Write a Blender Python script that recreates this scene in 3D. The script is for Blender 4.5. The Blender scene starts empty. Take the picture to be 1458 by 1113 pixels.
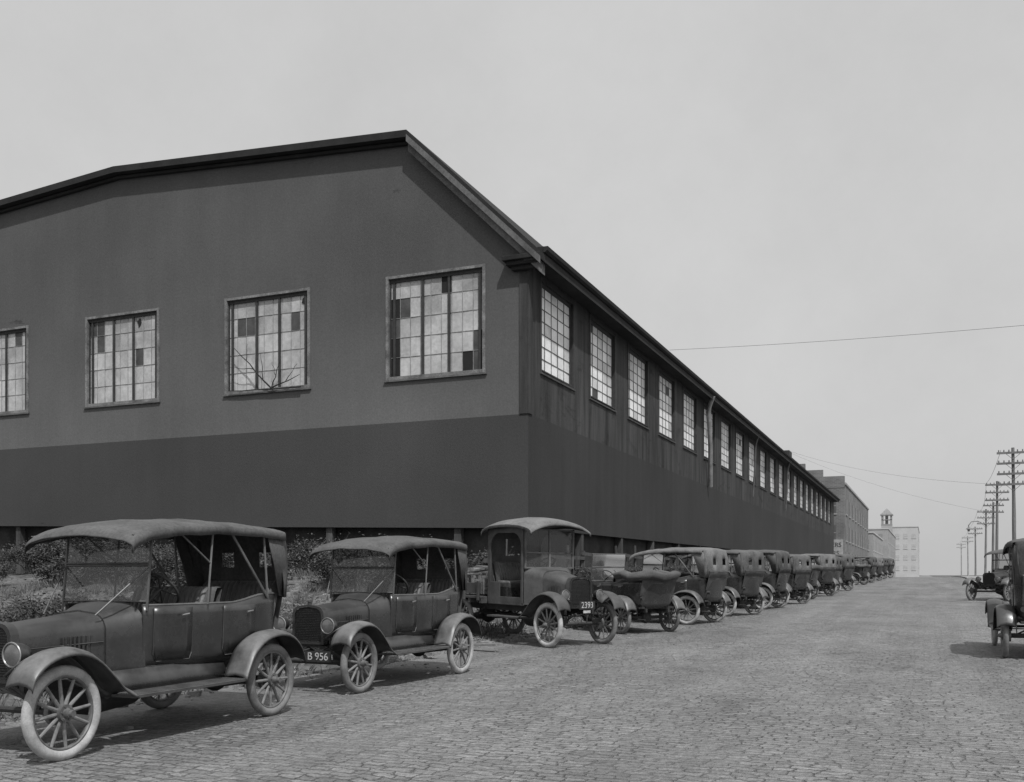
import bpy, bmesh, math, random
from mathutils import Vector, Matrix, noise as mnoise
random.seed(7)
scene = bpy.context.scene
COL = scene.collection
R = math.radians

# ------------------------------------------------------------------ materials
def new_mat(name):
    m = bpy.data.materials.new(name); m.use_nodes = True
    nt = m.node_tree; nt.nodes.clear()
    out = nt.nodes.new('ShaderNodeOutputMaterial')
    return m, nt, out

def N(nt, t, **kw):
    n = nt.nodes.new(t)
    for k, v in kw.items():
        if k in n.inputs: n.inputs[k].default_value = v
        else: setattr(n, k, v)
    return n

def grey(v): return (v, v, v, 1)

def surf(name, base, rough=0.7, var=0.35, scale=3.0, dust=0.0, dustcol=0.2, bump=0.0, bscale=40, stretch=(1,1,1), spec=0.4, metal=0.0, fine=0.15, low=.15):
    m, nt, out = new_mat(name)
    L = nt.links
    geo = N(nt, 'ShaderNodeNewGeometry')
    mp = N(nt, 'ShaderNodeMapping'); mp.inputs['Scale'].default_value = stretch
    L.new(geo.outputs['Position'], mp.inputs['Vector'])
    n1 = N(nt, 'ShaderNodeTexNoise', Scale=scale, Detail=6.0, Roughness=0.6)
    L.new(mp.outputs[0], n1.inputs['Vector'])
    n2 = N(nt, 'ShaderNodeTexNoise', Scale=scale*11, Detail=3.0, Roughness=0.6)
    L.new(mp.outputs[0], n2.inputs['Vector'])
    mr = N(nt, 'ShaderNodeMapRange'); mr.inputs[1].default_value = .3; mr.inputs[2].default_value = .7
    mr.inputs[3].default_value = 1-var; mr.inputs[4].default_value = 1+var
    L.new(n1.outputs[0], mr.inputs[0])
    mr2 = N(nt, 'ShaderNodeMapRange'); mr2.inputs[1].default_value = .3; mr2.inputs[2].default_value = .7
    mr2.inputs[3].default_value = 1-fine; mr2.inputs[4].default_value = 1+fine
    L.new(n2.outputs[0], mr2.inputs[0])
    mu = N(nt, 'ShaderNodeMath', operation='MULTIPLY'); L.new(mr.outputs[0], mu.inputs[0]); L.new(mr2.outputs[0], mu.inputs[1])
    mu2 = N(nt, 'ShaderNodeMath', operation='MULTIPLY'); L.new(mu.outputs[0], mu2.inputs[0]); mu2.inputs[1].default_value = base
    val = mu2.outputs[0]
    bs = N(nt, 'ShaderNodeBsdfPrincipled')
    bs.inputs['Roughness'].default_value = rough
    bs.inputs['Metallic'].default_value = metal
    bs.inputs['Specular IOR Level'].default_value = spec
    if dust > 0:
        sep = N(nt, 'ShaderNodeSeparateXYZ'); L.new(geo.outputs['Normal'], sep.inputs[0])
        up = N(nt, 'ShaderNodeMapRange'); up.inputs[1].default_value = -.2; up.inputs[2].default_value = 1
        up.inputs[3].default_value = low; up.inputs[4].default_value = 1
        L.new(sep.outputs['Z'], up.inputs[0])
        f = N(nt, 'ShaderNodeMath', operation='MULTIPLY'); L.new(up.outputs[0], f.inputs[0]); f.inputs[1].default_value = dust
        f2 = N(nt, 'ShaderNodeMath', operation='MULTIPLY'); f2.use_clamp = True
        L.new(f.outputs[0], f2.inputs[0]); L.new(mu.outputs[0], f2.inputs[1])
        mx = N(nt, 'ShaderNodeMix'); mx.data_type = 'FLOAT'
        L.new(f2.outputs[0], mx.inputs[0]); L.new(val, mx.inputs[2]); mx.inputs[3].default_value = dustcol
        val = mx.outputs[0]
        ra = N(nt, 'ShaderNodeMapRange'); ra.inputs[3].default_value = rough; ra.inputs[4].default_value = .9
        L.new(f2.outputs[0], ra.inputs[0]); L.new(ra.outputs[0], bs.inputs['Roughness'])
    cc = N(nt, 'ShaderNodeCombineColor')
    for i in range(3): L.new(val, cc.inputs[i])
    L.new(cc.outputs[0], bs.inputs['Base Color'])
    if bump > 0:
        nb = N(nt, 'ShaderNodeTexNoise', Scale=bscale, Detail=4.0)
        L.new(mp.outputs[0], nb.inputs['Vector'])
        bp = N(nt, 'ShaderNodeBump', Strength=bump, Distance=0.02)
        L.new(nb.outputs[0], bp.inputs['Height']); L.new(bp.outputs[0], bs.inputs['Normal'])
    L.new(bs.outputs[0], out.inputs[0])
    return m

M = {}
M['paint'] = surf('car_paint', .014, .20, .4, 2.5, dust=.30, dustcol=.15, bump=.08, bscale=7, spec=.7, low=.2)
M['fender'] = surf('fender_paint', .022, .26, .5, 4, dust=.52, dustcol=.23, bump=.1, bscale=10, spec=.7)
M['truck_paint'] = surf('truck_paint', .04, .6, .5, 3, dust=.42, dustcol=.13, bump=.2, bscale=14, low=.35)
M['canvas'] = surf('canvas', .045, .75, .4, 3, dust=.5, dustcol=.14, bump=.4, bscale=6, fine=.3)
M['canvas_light'] = surf('canvas_faded', .115, .85, .4, 2.5, dust=.35, dustcol=.22, bump=.4, bscale=7, fine=.25)
M['canvas_mid'] = surf('canvas_worn', .07, .85, .45, 2.5, dust=.4, dustcol=.16, bump=.4, bscale=7, fine=.25)
M['leather'] = surf('leather', .05, .38, .4, 8, dust=.35, dustcol=.2, bump=.2)
M['tyre'] = surf('tyre_rubber', .34, .85, .35, 7, dust=.4, dustcol=.42)
M['tyre_dark'] = surf('tyre_rubber_dark', .13, .85, .4, 7, dust=.4, dustcol=.28)
M['wood_spoke'] = surf('spoke_wood', .15, .6, .45, 12, dust=.3, dustcol=.3)
M['rim'] = surf('rim_steel', .11, .45, .4, 14, dust=.3, dustcol=.28, metal=.2)
M['chassis'] = surf('chassis_iron', .022, .7, .4, 6, dust=.4, dustcol=.11)
M['metal'] = surf('nickel', .35, .3, .3, 10, metal=.7)
M['lens'] = surf('lamp_lens', .12, .15, .3, 10, spec=.7)
M['core'] = surf('radiator_core', .02, .6, .4, 60, bump=.8, bscale=120)
M['plate_dark'] = surf('plate_dark', .03, .5, .2, 10)
M['plate_white'] = surf('plate_light', .42, .6, .3, 14)
M['sign_grey'] = surf('sign_grey', .33, .7, .25, 3)
M['wood_grey'] = surf('weathered_wood', .12, .85, .5, 3, bump=.5, bscale=20, stretch=(1,1,.3))
M['wood_dark'] = surf('old_timber', .06, .9, .5, 3, bump=.5, bscale=20, stretch=(1,1,.3))
M['wood_light'] = surf('sawn_wood', .20, .85, .5, 4, bump=.4, bscale=20)
M['pole'] = surf('pole_wood', .15, .9, .3, 3, stretch=(1,1,.2), bump=.3)
M['pole_mid'] = surf('pole_wood_slight_haze', .20, .9, .2, 3)  # farther poles get lighter wood: distance haze put into the colour
M['pole_far'] = surf('pole_wood_haze', .32, .9, .2, 3)
M['wire'] = surf('wire', .22, .6, .1, 5)
M['stem'] = surf('stem_bark', .07, .9, .4, 6)
M['bare_branch'] = surf('bare_branch', .02, .9, .3, 10)
M['roof_dark'] = surf('roof_tar', .016, .9, .4, 1.5, fine=.2)
M['rake'] = surf('rake_board', .10, .8, .35, 1.2, fine=.25)
M['frame'] = surf('window_frame', .15, .75, .5, 2.5, fine=.35)
M['frame_dark'] = surf('sash_dark', .035, .7, .3, 6)
M['muntin'] = surf('muntin', .25, .6, .4, 3)
M['muntin_dark'] = surf('muntin_dark', .10, .6, .35, 5)
M['g0'] = surf('pane_bright', .40, .3, .32, .7, fine=.14, spec=.5)
M['g1'] = surf('pane_milky', .36, .35, .32, .9, fine=.14, spec=.5)
M['g2'] = surf('pane_top_shade', .30, .4, .35, 1.2, fine=.15)  # top rows only: shade under the eave put into the pane colour
M['g3'] = surf('pane_broken', .014, .9, .2, 2.0)
M['g4'] = surf('pane_patched', .06, .6, .4, 3.0)
M['s0'] = surf('side_pane_bright', .80, .3, .14, 1.3, fine=.06)
M['s1'] = surf('side_pane_milky', .70, .3, .18, 1.6, fine=.08)
M['s2'] = surf('side_pane_dirty', .54, .35, .25, 2.0)
M['foundation'] = surf('foundation', .035, .95, .5, 1.2, bump=.6, bscale=6)
M['sill'] = surf('sill', .10, .8, .4, 3)
M['sill_dark'] = surf('sill_dark', .06, .8, .4, 3)
M['pipe'] = surf('drain_pipe', .24, .6, .35, 2)
M['pipe_dark'] = surf('drain_pipe_dark', .09, .6, .3, 3)
M['dirt_clod'] = surf('rubble', .20, .95, .5, 5, bump=.4)
M['far_wall'] = surf('far_masonry_haze', .30, .9, .15, .3, fine=.1)  # distant walls lightened, so the haze is painted into their base colour
M['far_wall2'] = surf('far_masonry_deep_haze', .45, .9, .08, .3, fine=.06)
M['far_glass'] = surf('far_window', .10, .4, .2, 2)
M['far_glass2'] = surf('far_window_haze', .22, .4, .2, 2)  # distant windows lightened the same way, haze in the colour
M['far_glass3'] = surf('far_window_deep_haze', .41, .6, .1, 2, spec=.1)
M['parapet'] = surf('parapet_stone', .30, .8, .2, 2)
M['sidewalk'] = surf('sidewalk_concrete', .28, .9, .25, 1.5, bump=.3)

def wall_mat(name, base, streak=.25, lift=None, stain=(.55, .24, .33)):
    m, nt, out = new_mat(name); L = nt.links
    geo = N(nt, 'ShaderNodeNewGeometry')
    a = N(nt, 'ShaderNodeTexNoise', Scale=.16, Detail=5.0, Roughness=.5)
    L.new(geo.outputs['Position'], a.inputs['Vector'])
    mp = N(nt, 'ShaderNodeMapping'); mp.inputs['Scale'].default_value = (1.6, 1.6, .14)
    L.new(geo.outputs['Position'], mp.inputs['Vector'])
    b = N(nt, 'ShaderNodeTexNoise', Scale=1.2, Detail=6.0, Roughness=.65)
    L.new(mp.outputs[0], b.inputs['Vector'])
    c = N(nt, 'ShaderNodeTexNoise', Scale=14.0, Detail=5.0, Roughness=.8)
    L.new(geo.outputs['Position'], c.inputs['Vector'])
    mpd = N(nt, 'ShaderNodeMapping'); mpd.inputs['Scale'].default_value = (.6, .6, 1.5)
    L.new(geo.outputs['Position'], mpd.inputs['Vector'])
    d = N(nt, 'ShaderNodeTexNoise', Scale=.8, Detail=7.0, Roughness=.7, Distortion=.8)
    L.new(mpd.outputs[0], d.inputs['Vector'])
    def rng(n, lo, hi, a0=.3, a1=.7):
        r = N(nt, 'ShaderNodeMapRange'); r.inputs[1].default_value = a0; r.inputs[2].default_value = a1
        r.inputs[3].default_value = lo; r.inputs[4].default_value = hi
        L.new(n, r.inputs[0]); return r.outputs[0]
    def mul(x, y):
        q = N(nt, 'ShaderNodeMath', operation='MULTIPLY'); L.new(x, q.inputs[0])
        if isinstance(y, float): q.inputs[1].default_value = y
        else: L.new(y, q.inputs[1])
        return q.outputs[0]
    v = mul(rng(a.outputs[0], .82, 1.18), rng(b.outputs[0], 1-streak*.5, 1+streak*.5))
    v = mul(v, rng(c.outputs[0], .84, 1.16))
    v = mul(v, rng(d.outputs[0], stain[0], 1.0, stain[1], stain[2]))
    if lift:
        sep = N(nt, 'ShaderNodeSeparateXYZ'); L.new(geo.outputs['Position'], sep.inputs[0])
        v = mul(v, rng(sep.outputs['Z'], lift[2], lift[3], lift[0], lift[1]))
    v = mul(v, float(base))
    cc = N(nt, 'ShaderNodeCombineColor')
    for i in range(3): L.new(v, cc.inputs[i])
    bs = N(nt, 'ShaderNodeBsdfPrincipled'); bs.inputs['Roughness'].default_value = .85
    bs.inputs['Specular IOR Level'].default_value = .25
    L.new(cc.outputs[0], bs.inputs['Base Color'])
    bp = N(nt, 'ShaderNodeBump', Strength=.3, Distance=.02); L.new(c.outputs[0], bp.inputs['Height'])
    L.new(bp.outputs[0], bs.inputs['Normal'])
    L.new(bs.outputs[0], out.inputs[0])
    return m
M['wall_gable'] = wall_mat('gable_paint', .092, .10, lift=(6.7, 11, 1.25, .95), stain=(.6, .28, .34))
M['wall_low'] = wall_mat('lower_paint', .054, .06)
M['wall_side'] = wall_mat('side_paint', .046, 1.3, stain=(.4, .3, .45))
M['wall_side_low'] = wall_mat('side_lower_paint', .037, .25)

def brick_mat(name, c1, c2, mort, bw=.6, rh=.2):
    m, nt, out = new_mat(name); L = nt.links
    geo = N(nt, 'ShaderNodeNewGeometry')
    sp = N(nt, 'ShaderNodeSeparateXYZ'); L.new(geo.outputs['Position'], sp.inputs[0])
    ad = N(nt, 'ShaderNodeMath', operation='ADD'); L.new(sp.outputs[0], ad.inputs[0]); L.new(sp.outputs[1], ad.inputs[1])
    cb = N(nt, 'ShaderNodeCombineXYZ'); L.new(ad.outputs[0], cb.inputs[0]); L.new(sp.outputs[2], cb.inputs[1])
    br = N(nt, 'ShaderNodeTexBrick'); L.new(cb.outputs[0], br.inputs['Vector'])
    br.inputs['Color1'].default_value = grey(c1); br.inputs['Color2'].default_value = grey(c2)
    br.inputs['Mortar'].default_value = grey(mort); br.inputs['Scale'].default_value = 1
    br.inputs['Brick Width'].default_value = bw; br.inputs['Row Height'].default_value = rh
    br.inputs['Mortar Size'].default_value = .03
    ns = N(nt, 'ShaderNodeTexNoise', Scale=.4, Detail=5.0); L.new(geo.outputs['Position'], ns.inputs['Vector'])
    mr = N(nt, 'ShaderNodeMapRange'); mr.inputs[1].default_value = .3; mr.inputs[2].default_value = .7
    mr.inputs[3].default_value = .75; mr.inputs[4].default_value = 1.2; L.new(ns.outputs[0], mr.inputs[0])
    vm = N(nt, 'ShaderNodeVectorMath', operation='SCALE'); L.new(br.outputs[0], vm.inputs[0]); L.new(mr.outputs[0], vm.inputs['Scale'])
    bs = N(nt, 'ShaderNodeBsdfPrincipled'); bs.inputs['Roughness'].default_value = .9
    L.new(vm.outputs[0], bs.inputs['Base Color']); L.new(bs.outputs[0], out.inputs[0])
    return m
M['brick'] = brick_mat('brick_wall', .12, .16, .20)

def road_mat():
    m, nt, out = new_mat('sett_paving'); L = nt.links
    geo = N(nt, 'ShaderNodeNewGeometry')
    dn = N(nt, 'ShaderNodeTexNoise', Scale=1.6, Detail=5.0, Roughness=.7); L.new(geo.outputs['Position'], dn.inputs['Vector'])
    sc = N(nt, 'ShaderNodeVectorMath', operation='SCALE'); sc.inputs['Scale'].default_value = .36
    L.new(dn.outputs[1], sc.inputs[0])
    ad = N(nt, 'ShaderNodeVectorMath', operation='ADD'); L.new(geo.outputs['Position'], ad.inputs[0]); L.new(sc.outputs[0], ad.inputs[1])
    br = N(nt, 'ShaderNodeTexBrick'); L.new(ad.outputs[0], br.inputs['Vector'])
    br.inputs['Color1'].default_value = grey(.155); br.inputs['Color2'].default_value = grey(.24)
    br.inputs['Mortar'].default_value = grey(.09); br.inputs['Scale'].default_value = 1
    br.inputs['Brick Width'].default_value = .23; br.inputs['Row Height'].default_value = .115
    br.inputs['Mortar Size'].default_value = .014; br.inputs['Mortar Smooth'].default_value = .9
    br.inputs['Bias'].default_value = 0
    br.squash = .8; br.squash_frequency = 3; br.offset = .43
    def nz(scale, stretch, det=5.0, rough=.6, dist=0.0):
        mp = N(nt, 'ShaderNodeMapping'); mp.inputs['Scale'].default_value = stretch
        L.new(geo.outputs['Position'], mp.inputs['Vector'])
        n = N(nt, 'ShaderNodeTexNoise', Scale=scale, Detail=det, Roughness=rough, Distortion=dist); L.new(mp.outputs[0], n.inputs['Vector']); return n
    def rngv(s, lo, hi, a0=.3, a1=.7):
        r = N(nt, 'ShaderNodeMapRange'); r.inputs[1].default_value = a0; r.inputs[2].default_value = a1
        r.inputs[3].default_value = lo; r.inputs[4].default_value = hi
        L.new(s, r.inputs[0]); return r.outputs[0]
    def rng(n, *a): return rngv(n.outputs[0], *a)
    def mul(x, y):
        q = N(nt, 'ShaderNodeMath', operation='MULTIPLY'); L.new(x, q.inputs[0]); L.new(y, q.inputs[1]); return q.outputs[0]
    v = mul(rng(nz(.3, (1, 1, 1)), .84, 1.18), rng(nz(1.2, (1, .08, 1)), .82, 1.18))
    v = mul(v, rng(nz(30, (1, 1, 1), 4.0, .75), .60, 1.40))
    v = mul(v, rng(nz(6, (1, 1.4, 1), 5.0, .7), .70, 1.30))
    v = mul(v, rng(nz(.7, (1, .5, 1), 7.0, .7, .8), .62, 1.0, .30, .42))
    sep = N(nt, 'ShaderNodeSeparateXYZ'); L.new(geo.outputs['Position'], sep.inputs[0])
    pn = nz(.9, (1, .5, 1), 6.0, .65)
    wob = N(nt, 'ShaderNodeMath', operation='MULTIPLY_ADD'); L.new(pn.outputs[0], wob.inputs[0]); wob.inputs[1].default_value = 5.0; L.new(sep.outputs['X'], wob.inputs[2])
    shoulder = rngv(wob.outputs[0], 1.0, 0.0, -5.6, -4.2)
    patch = rng(pn, .08, .70, .42, .62)
    mxf = N(nt, 'ShaderNodeMath', operation='MAXIMUM'); L.new(shoulder, mxf.inputs[0]); L.new(patch, mxf.inputs[1])
    mx = N(nt, 'ShaderNodeMix'); mx.data_type = 'RGBA'
    L.new(mxf.outputs[0], mx.inputs[0]); L.new(br.outputs[0], mx.inputs[6]); mx.inputs[7].default_value = grey(.195)
    vm = N(nt, 'ShaderNodeVectorMath', operation='SCALE'); L.new(mx.outputs[2], vm.inputs[0]); L.new(v, vm.inputs['Scale'])
    bs = N(nt, 'ShaderNodeBsdfPrincipled'); bs.inputs['Roughness'].default_value = .7
    L.new(vm.outputs[0], bs.inputs['Base Color'])
    inv = N(nt, 'ShaderNodeMath', operation='SUBTRACT'); inv.inputs[0].default_value = 1; L.new(br.outputs['Fac'], inv.inputs[1])
    keep = N(nt, 'ShaderNodeMath', operation='SUBTRACT'); keep.inputs[0].default_value = 1.15; L.new(mxf.outputs[0], keep.inputs[1])
    n3 = nz(8, (1, 1, 1), 5.0, .7)
    n3m = N(nt, 'ShaderNodeMath', operation='MULTIPLY'); L.new(n3.outputs[0], n3m.inputs[0]); n3m.inputs[1].default_value = 2.8
    a2 = N(nt, 'ShaderNodeMath', operation='ADD'); L.new(mul(inv.outputs[0], keep.outputs[0]), a2.inputs[0]); L.new(n3m.outputs[0], a2.inputs[1])
    bp = N(nt, 'ShaderNodeBump', Strength=1.0, Distance=.024); L.new(a2.outputs[0], bp.inputs['Height'])
    L.new(bp.outputs[0], bs.inputs['Normal'])
    L.new(bs.outputs[0], out.inputs[0]); return m
M['road'] = road_mat()
M['earth'] = surf('earth', .105, .95, .5, .9, bump=1.0, bscale=5, fine=.45)

def leaf_mat(name, lo, hi):
    m, nt, out = new_mat(name); L = nt.links
    geo = N(nt, 'ShaderNodeNewGeometry')
    n = N(nt, 'ShaderNodeTexNoise', Scale=1.6, Detail=6.0, Roughness=.75); L.new(geo.outputs['Position'], n.inputs['Vector'])
    r = N(nt, 'ShaderNodeMapRange'); r.inputs[1].default_value = .36; r.inputs[2].default_value = .66
    r.inputs[3].default_value = lo; r.inputs[4].default_value = hi; L.new(n.outputs[0], r.inputs[0])
    ra = N(nt, 'ShaderNodeMapRange'); ra.inputs[3].default_value = .6; ra.inputs[4].default_value = 1.4
    L.new(geo.outputs['Random Per Island'], ra.inputs[0])
    q = N(nt, 'ShaderNodeMath', operation='MULTIPLY'); L.new(r.outputs[0], q.inputs[0]); L.new(ra.outputs[0], q.inputs[1])
    cc = N(nt, 'ShaderNodeCombineColor')
    for i in range(3): L.new(q.outputs[0], cc.inputs[i])
    bs = N(nt, 'ShaderNodeBsdfPrincipled'); bs.inputs['Roughness'].default_value = .9; bs.inputs['Specular IOR Level'].default_value = .15
    L.new(cc.outputs[0], bs.inputs['Base Color']); L.new(bs.outputs[0], out.inputs[0]); return m
M['leaf'] = leaf_mat('leaf', .03, .13)
M['grass'] = leaf_mat('dry_grass', .07, .2)

def glass_mat():
    m, nt, out = new_mat('windshield_glass'); L = nt.links
    t = N(nt, 'ShaderNodeBsdfTransparent'); t.inputs[0].default_value = grey(.66)
    g = N(nt, 'ShaderNodeBsdfGlossy'); g.inputs['Roughness'].default_value = .08; g.inputs[0].default_value = grey(.85)
    d = N(nt, 'ShaderNodeBsdfDiffuse'); d.inputs[0].default_value = grey(.22)
    fr = N(nt, 'ShaderNodeFresnel', IOR=1.7)
    mx = N(nt, 'ShaderNodeMixShader'); L.new(fr.outputs[0], mx.inputs[0]); L.new(t.outputs[0], mx.inputs[1]); L.new(g.outputs[0], mx.inputs[2])
    m2 = N(nt, 'ShaderNodeMixShader'); m2.inputs[0].default_value = .2; L.new(mx.outputs[0], m2.inputs[1]); L.new(d.outputs[0], m2.inputs[2])
    L.new(m2.outputs[0], out.inputs[0]); return m
M['glass'] = glass_mat()

# ------------------------------------------------------------------ mesh builder
class MB:
    def __init__(s): s.v = []; s.f = []; s.m = []
    def add(s, vs, fs, mi=0):
        o = len(s.v); s.v += [tuple(v) for v in vs]
        for f in fs: s.f.append([i+o for i in f]); s.m.append(mi)
    def box(s, lo, hi, mi=0, rot=None):
        x0, y0, z0 = lo; x1, y1, z1 = hi
        vs = [Vector(p) for p in [(x0,y0,z0),(x1,y0,z0),(x1,y1,z0),(x0,y1,z0),(x0,y0,z1),(x1,y0,z1),(x1,y1,z1),(x0,y1,z1)]]
        if rot:
            c = (Vector(lo)+Vector(hi))/2; vs = [rot @ (v-c)+c for v in vs]
        s.add(vs, [(0,3,2,1),(4,5,6,7),(0,1,5,4),(1,2,6,5),(2,3,7,6),(3,0,4,7)], mi)
    def cyl(s, p0, p1, r0, r1=None, n=10, mi=0):
        if r1 is None: r1 = r0
        p0 = Vector(p0); p1 = Vector(p1); d = (p1-p0)
        q = d.to_track_quat('Z', 'Y')
        vs = []
        for p, r in ((p0, r0), (p1, r1)):
            for i in range(n):
                a = 2*math.pi*i/n; vs.append(p + q @ Vector((r*math.cos(a), r*math.sin(a), 0)))
        fs = [(i, (i+1) % n, n+(i+1) % n, n+i) for i in range(n)]
        fs += [tuple(range(n-1, -1, -1)), tuple(range(n, 2*n))]
        s.add(vs, fs, mi)
    def tube(s, pts, r, n=8, mi=0, closed=False):
        pts = [Vector(p) for p in pts]; k = len(pts)
        rr = r if isinstance(r, (list, tuple)) else [r]*k
        vs = []
        for i, p in enumerate(pts):
            if closed: d = pts[(i+1) % k]-pts[i-1]
            else: d = pts[min(i+1, k-1)]-pts[max(i-1, 0)]
            q = d.to_track_quat('Z', 'Y')
            for j in range(n):
                a = 2*math.pi*j/n; vs.append(p+q @ Vector((rr[i]*math.cos(a), rr[i]*math.sin(a), 0)))
        fs = []
        for i in range(k if closed else k-1):
            for j in range(n):
                i2 = (i+1) % k
                fs.append((i*n+j, i*n+(j+1) % n, i2*n+(j+1) % n, i2*n+j))
        if not closed: fs += [tuple(range(n-1, -1, -1)), tuple(range((k-1)*n, k*n))]
        s.add(vs, fs, mi)
    def torus(s, c, q, Rr, r, n=32, m=10, mi=0, flat=1.0):
        c = Vector(c); vs = []
        for i in range(n):
            a = 2*math.pi*i/n
            for j in range(m):
                b = 2*math.pi*j/m
                rad = Rr+r*math.cos(b)
                vs.append(c+q @ Vector((rad*math.cos(a), rad*math.sin(a), r*flat*math.sin(b))))
        fs = [(i*m+j, ((i+1) % n)*m+j, ((i+1) % n)*m+(j+1) % m, i*m+(j+1) % m) for i in range(n) for j in range(m)]
        s.add(vs, fs, mi)
    def loft(s, secs, mi=0, caps=True, closed=False, skip=None):
        k = len(secs[0]); vs = [p for sc in secs for p in sc]; fs = []
        for i in range(len(secs)-1):
            for j in range(k if closed else k-1):
                if skip and skip(i, j): continue
                j2 = (j+1) % k
                fs.append((i*k+j, i*k+j2, (i+1)*k+j2, (i+1)*k+j))
        if caps:
            fs.append(tuple(range(k-1, -1, -1))); fs.append(tuple(range((len(secs)-1)*k, len(secs)*k)))
        s.add(vs, fs, mi)
    def obj(s, name, mats, parent=None, smooth=True, bevel=0, solid=0, loc=None, recalc=True, sharp=35):
        me = bpy.data.meshes.new(name); me.from_pydata(s.v, [], s.f)
        if not isinstance(mats, (list, tuple)): mats = [mats]
        for m in mats: me.materials.append(M[m] if isinstance(m, str) else m)
        for p, mi in zip(me.polygons, s.m): p.material_index = mi
        if recalc:
            bm = bmesh.new(); bm.from_mesh(me); bmesh.ops.recalc_face_normals(bm, faces=bm.faces); bm.to_mesh(me); bm.free()
        if smooth:
            for p in me.polygons: p.use_smooth = True
            me.set_sharp_from_angle(angle=R(sharp))
        o = bpy.data.objects.new(name, me); COL.objects.link(o)
        if solid:
            md = o.modifiers.new('solid', 'SOLIDIFY'); md.thickness = solid; md.offset = 0
        if bevel:
            md = o.modifiers.new('bevel', 'BEVEL'); md.width = bevel; md.segments = 2; md.limit_method = 'ANGLE'
        if parent: o.parent = parent
        if loc: o.location = loc
        return o

def top(o, label, cat, group=None, kind=None):
    o['label'] = label
    o['category'] = cat
    if group: o['group'] = group
    if kind: o['kind'] = kind
    return o

def empty(name, loc=(0,0,0), rotz=0, parent=None):
    o = bpy.data.objects.new(name, None); COL.objects.link(o); o.location = loc; o.rotation_euler[2] = rotz
    o.empty_display_size = .3
    if parent: o.parent = parent
    return o

def copy_tree(src, parent=None):
    c = src.copy(); COL.objects.link(c)
    if parent:
        c.parent = parent; c.matrix_parent_inverse = src.matrix_parent_inverse.copy()
    for ch in src.children: copy_tree(ch, c)
    return c

def text_mesh(txt, size, name, mat, parent, loc, rot, extr=.002):
    cu = bpy.data.curves.new(name, 'FONT'); cu.body = txt; cu.size = size; cu.align_x = 'CENTER'; cu.align_y = 'CENTER'; cu.extrude = extr
    t = bpy.data.objects.new(name+'_tmp', cu); COL.objects.link(t)
    dg = bpy.context.evaluated_depsgraph_get(); dg.update()
    me = bpy.data.meshes.new_from_object(t.evaluated_get(dg)); me.name = name
    bpy.data.objects.remove(t)
    me.materials.clear(); me.materials.append(M[mat])
    o = bpy.data.objects.new(name, me); COL.objects.link(o); o.parent = parent
    o.location = loc; o.rotation_euler = rot
    return o

# ------------------------------------------------------------------ terrain
def sst(a, b, x):
    t = max(0, min(1, (x-a)/(b-a))); return t*t*(3-2*t)
def zs(y):
    if y < 12: return 0.0
    if y < 20: return .012*(y-12)**2/16
    if y < 100: return .048+.012*(y-20)
    if y < 130: return 1.008+.012*(y-100)-.0002*(y-100)**2
    return 1.188*(1-sst(130, 320, y))
XL, XR = -8.7, 3.6
def zg(x, y):
    z = zs(y)
    if XL-.05 < x < XR+.05: return z-.04
    if x <= XL:
        t = sst(XL, XL-.5, x)
        bank = .75*sst(-9.3, -12, x)*sst(15, 28, y)*(1-sst(230, 330, y))
        bank += .55*sst(-11, -15, x)*sst(14, 24, y)*(1-sst(30, 40, y))
        n = mnoise.noise(Vector((x*.8, y*.8, 0)))*.13+mnoise.noise(Vector((x*2.7, y*2.7, 3)))*.06+mnoise.noise(Vector((x*.3, y*.3, 5)))*.2*sst(-10, -13, x)
        return z-.04+t*.07+bank+max(-.06, n)*sst(XL-.1, XL-1, x)*(1 if y < 140 and x > -60 else 0)
    return z+.11*(1 if x > XR else 0)

def frange(a, b, n): return [a+(b-a)*i/n for i in range(n+1)]
ys = [-400, -150, -60, -30, -10]+frange(-4, 60, 150)+frange(62, 140, 40)+frange(150, 330, 30)+[400, 600, 1000, 2500]
xs = [-2500, -900, -400, -200, -100, -60]+frange(-50, -20, 50)+frange(-19.6, XL-.001, 50)+[XL+.05, -3, XR-.05, XR, 8, 15, 40, 100, 300, 900, 2500]
mb = MB(); secs = [[(x, y, zg(x, y)) for x in xs] for y in ys]
mb.loft(secs, caps=False)
g = mb.obj('ground', 'earth', sharp=60)
top(g, 'rough earth ground with weeds and dust', 'ground', kind='structure')
mb = MB()
secs = []
for y in ys:
    e = .35*mnoise.noise(Vector((y*.35, 1.5, 0))) if -5 < y < 100 else 0
    x0 = XL-.08+max(0, e+.1)
    secs.append([(x0, y, zs(y)-.03), (x0+.12, y, zs(y)), (-6, y, zs(y)), (-3, y, zs(y)), (0, y, zs(y)), (XR, y, zs(y))])
mb.loft(secs, caps=False)
top(mb.obj('road', 'road', sharp=60), 'grey stone sett paved street rising to a low crest', 'road', kind='structure')
ys2 = [y for y in ys if -30 <= y <= 330]
mb = MB(); mb.loft([[(XR-.02, y, zs(y)-.05), (XR-.02, y, zs(y)+.13), (XR+.14, y, zs(y)+.135), (XR+.14, y, zs(y)-.05)] for y in ys2])
top(mb.obj('kerb', 'parapet'), 'stone kerb along the street edge', 'kerb', kind='structure')
mb = MB(); mb.loft([[(XR+.142, y, zs(y)+.13), (XR+2.6, y, zs(y)+.14), (XR+2.6, y, zs(y)-.02)] for y in ys2], caps=False)
top(mb.obj('pavement', 'sidewalk'), 'plain concrete pavement beside the street', 'pavement', kind='structure')

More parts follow.
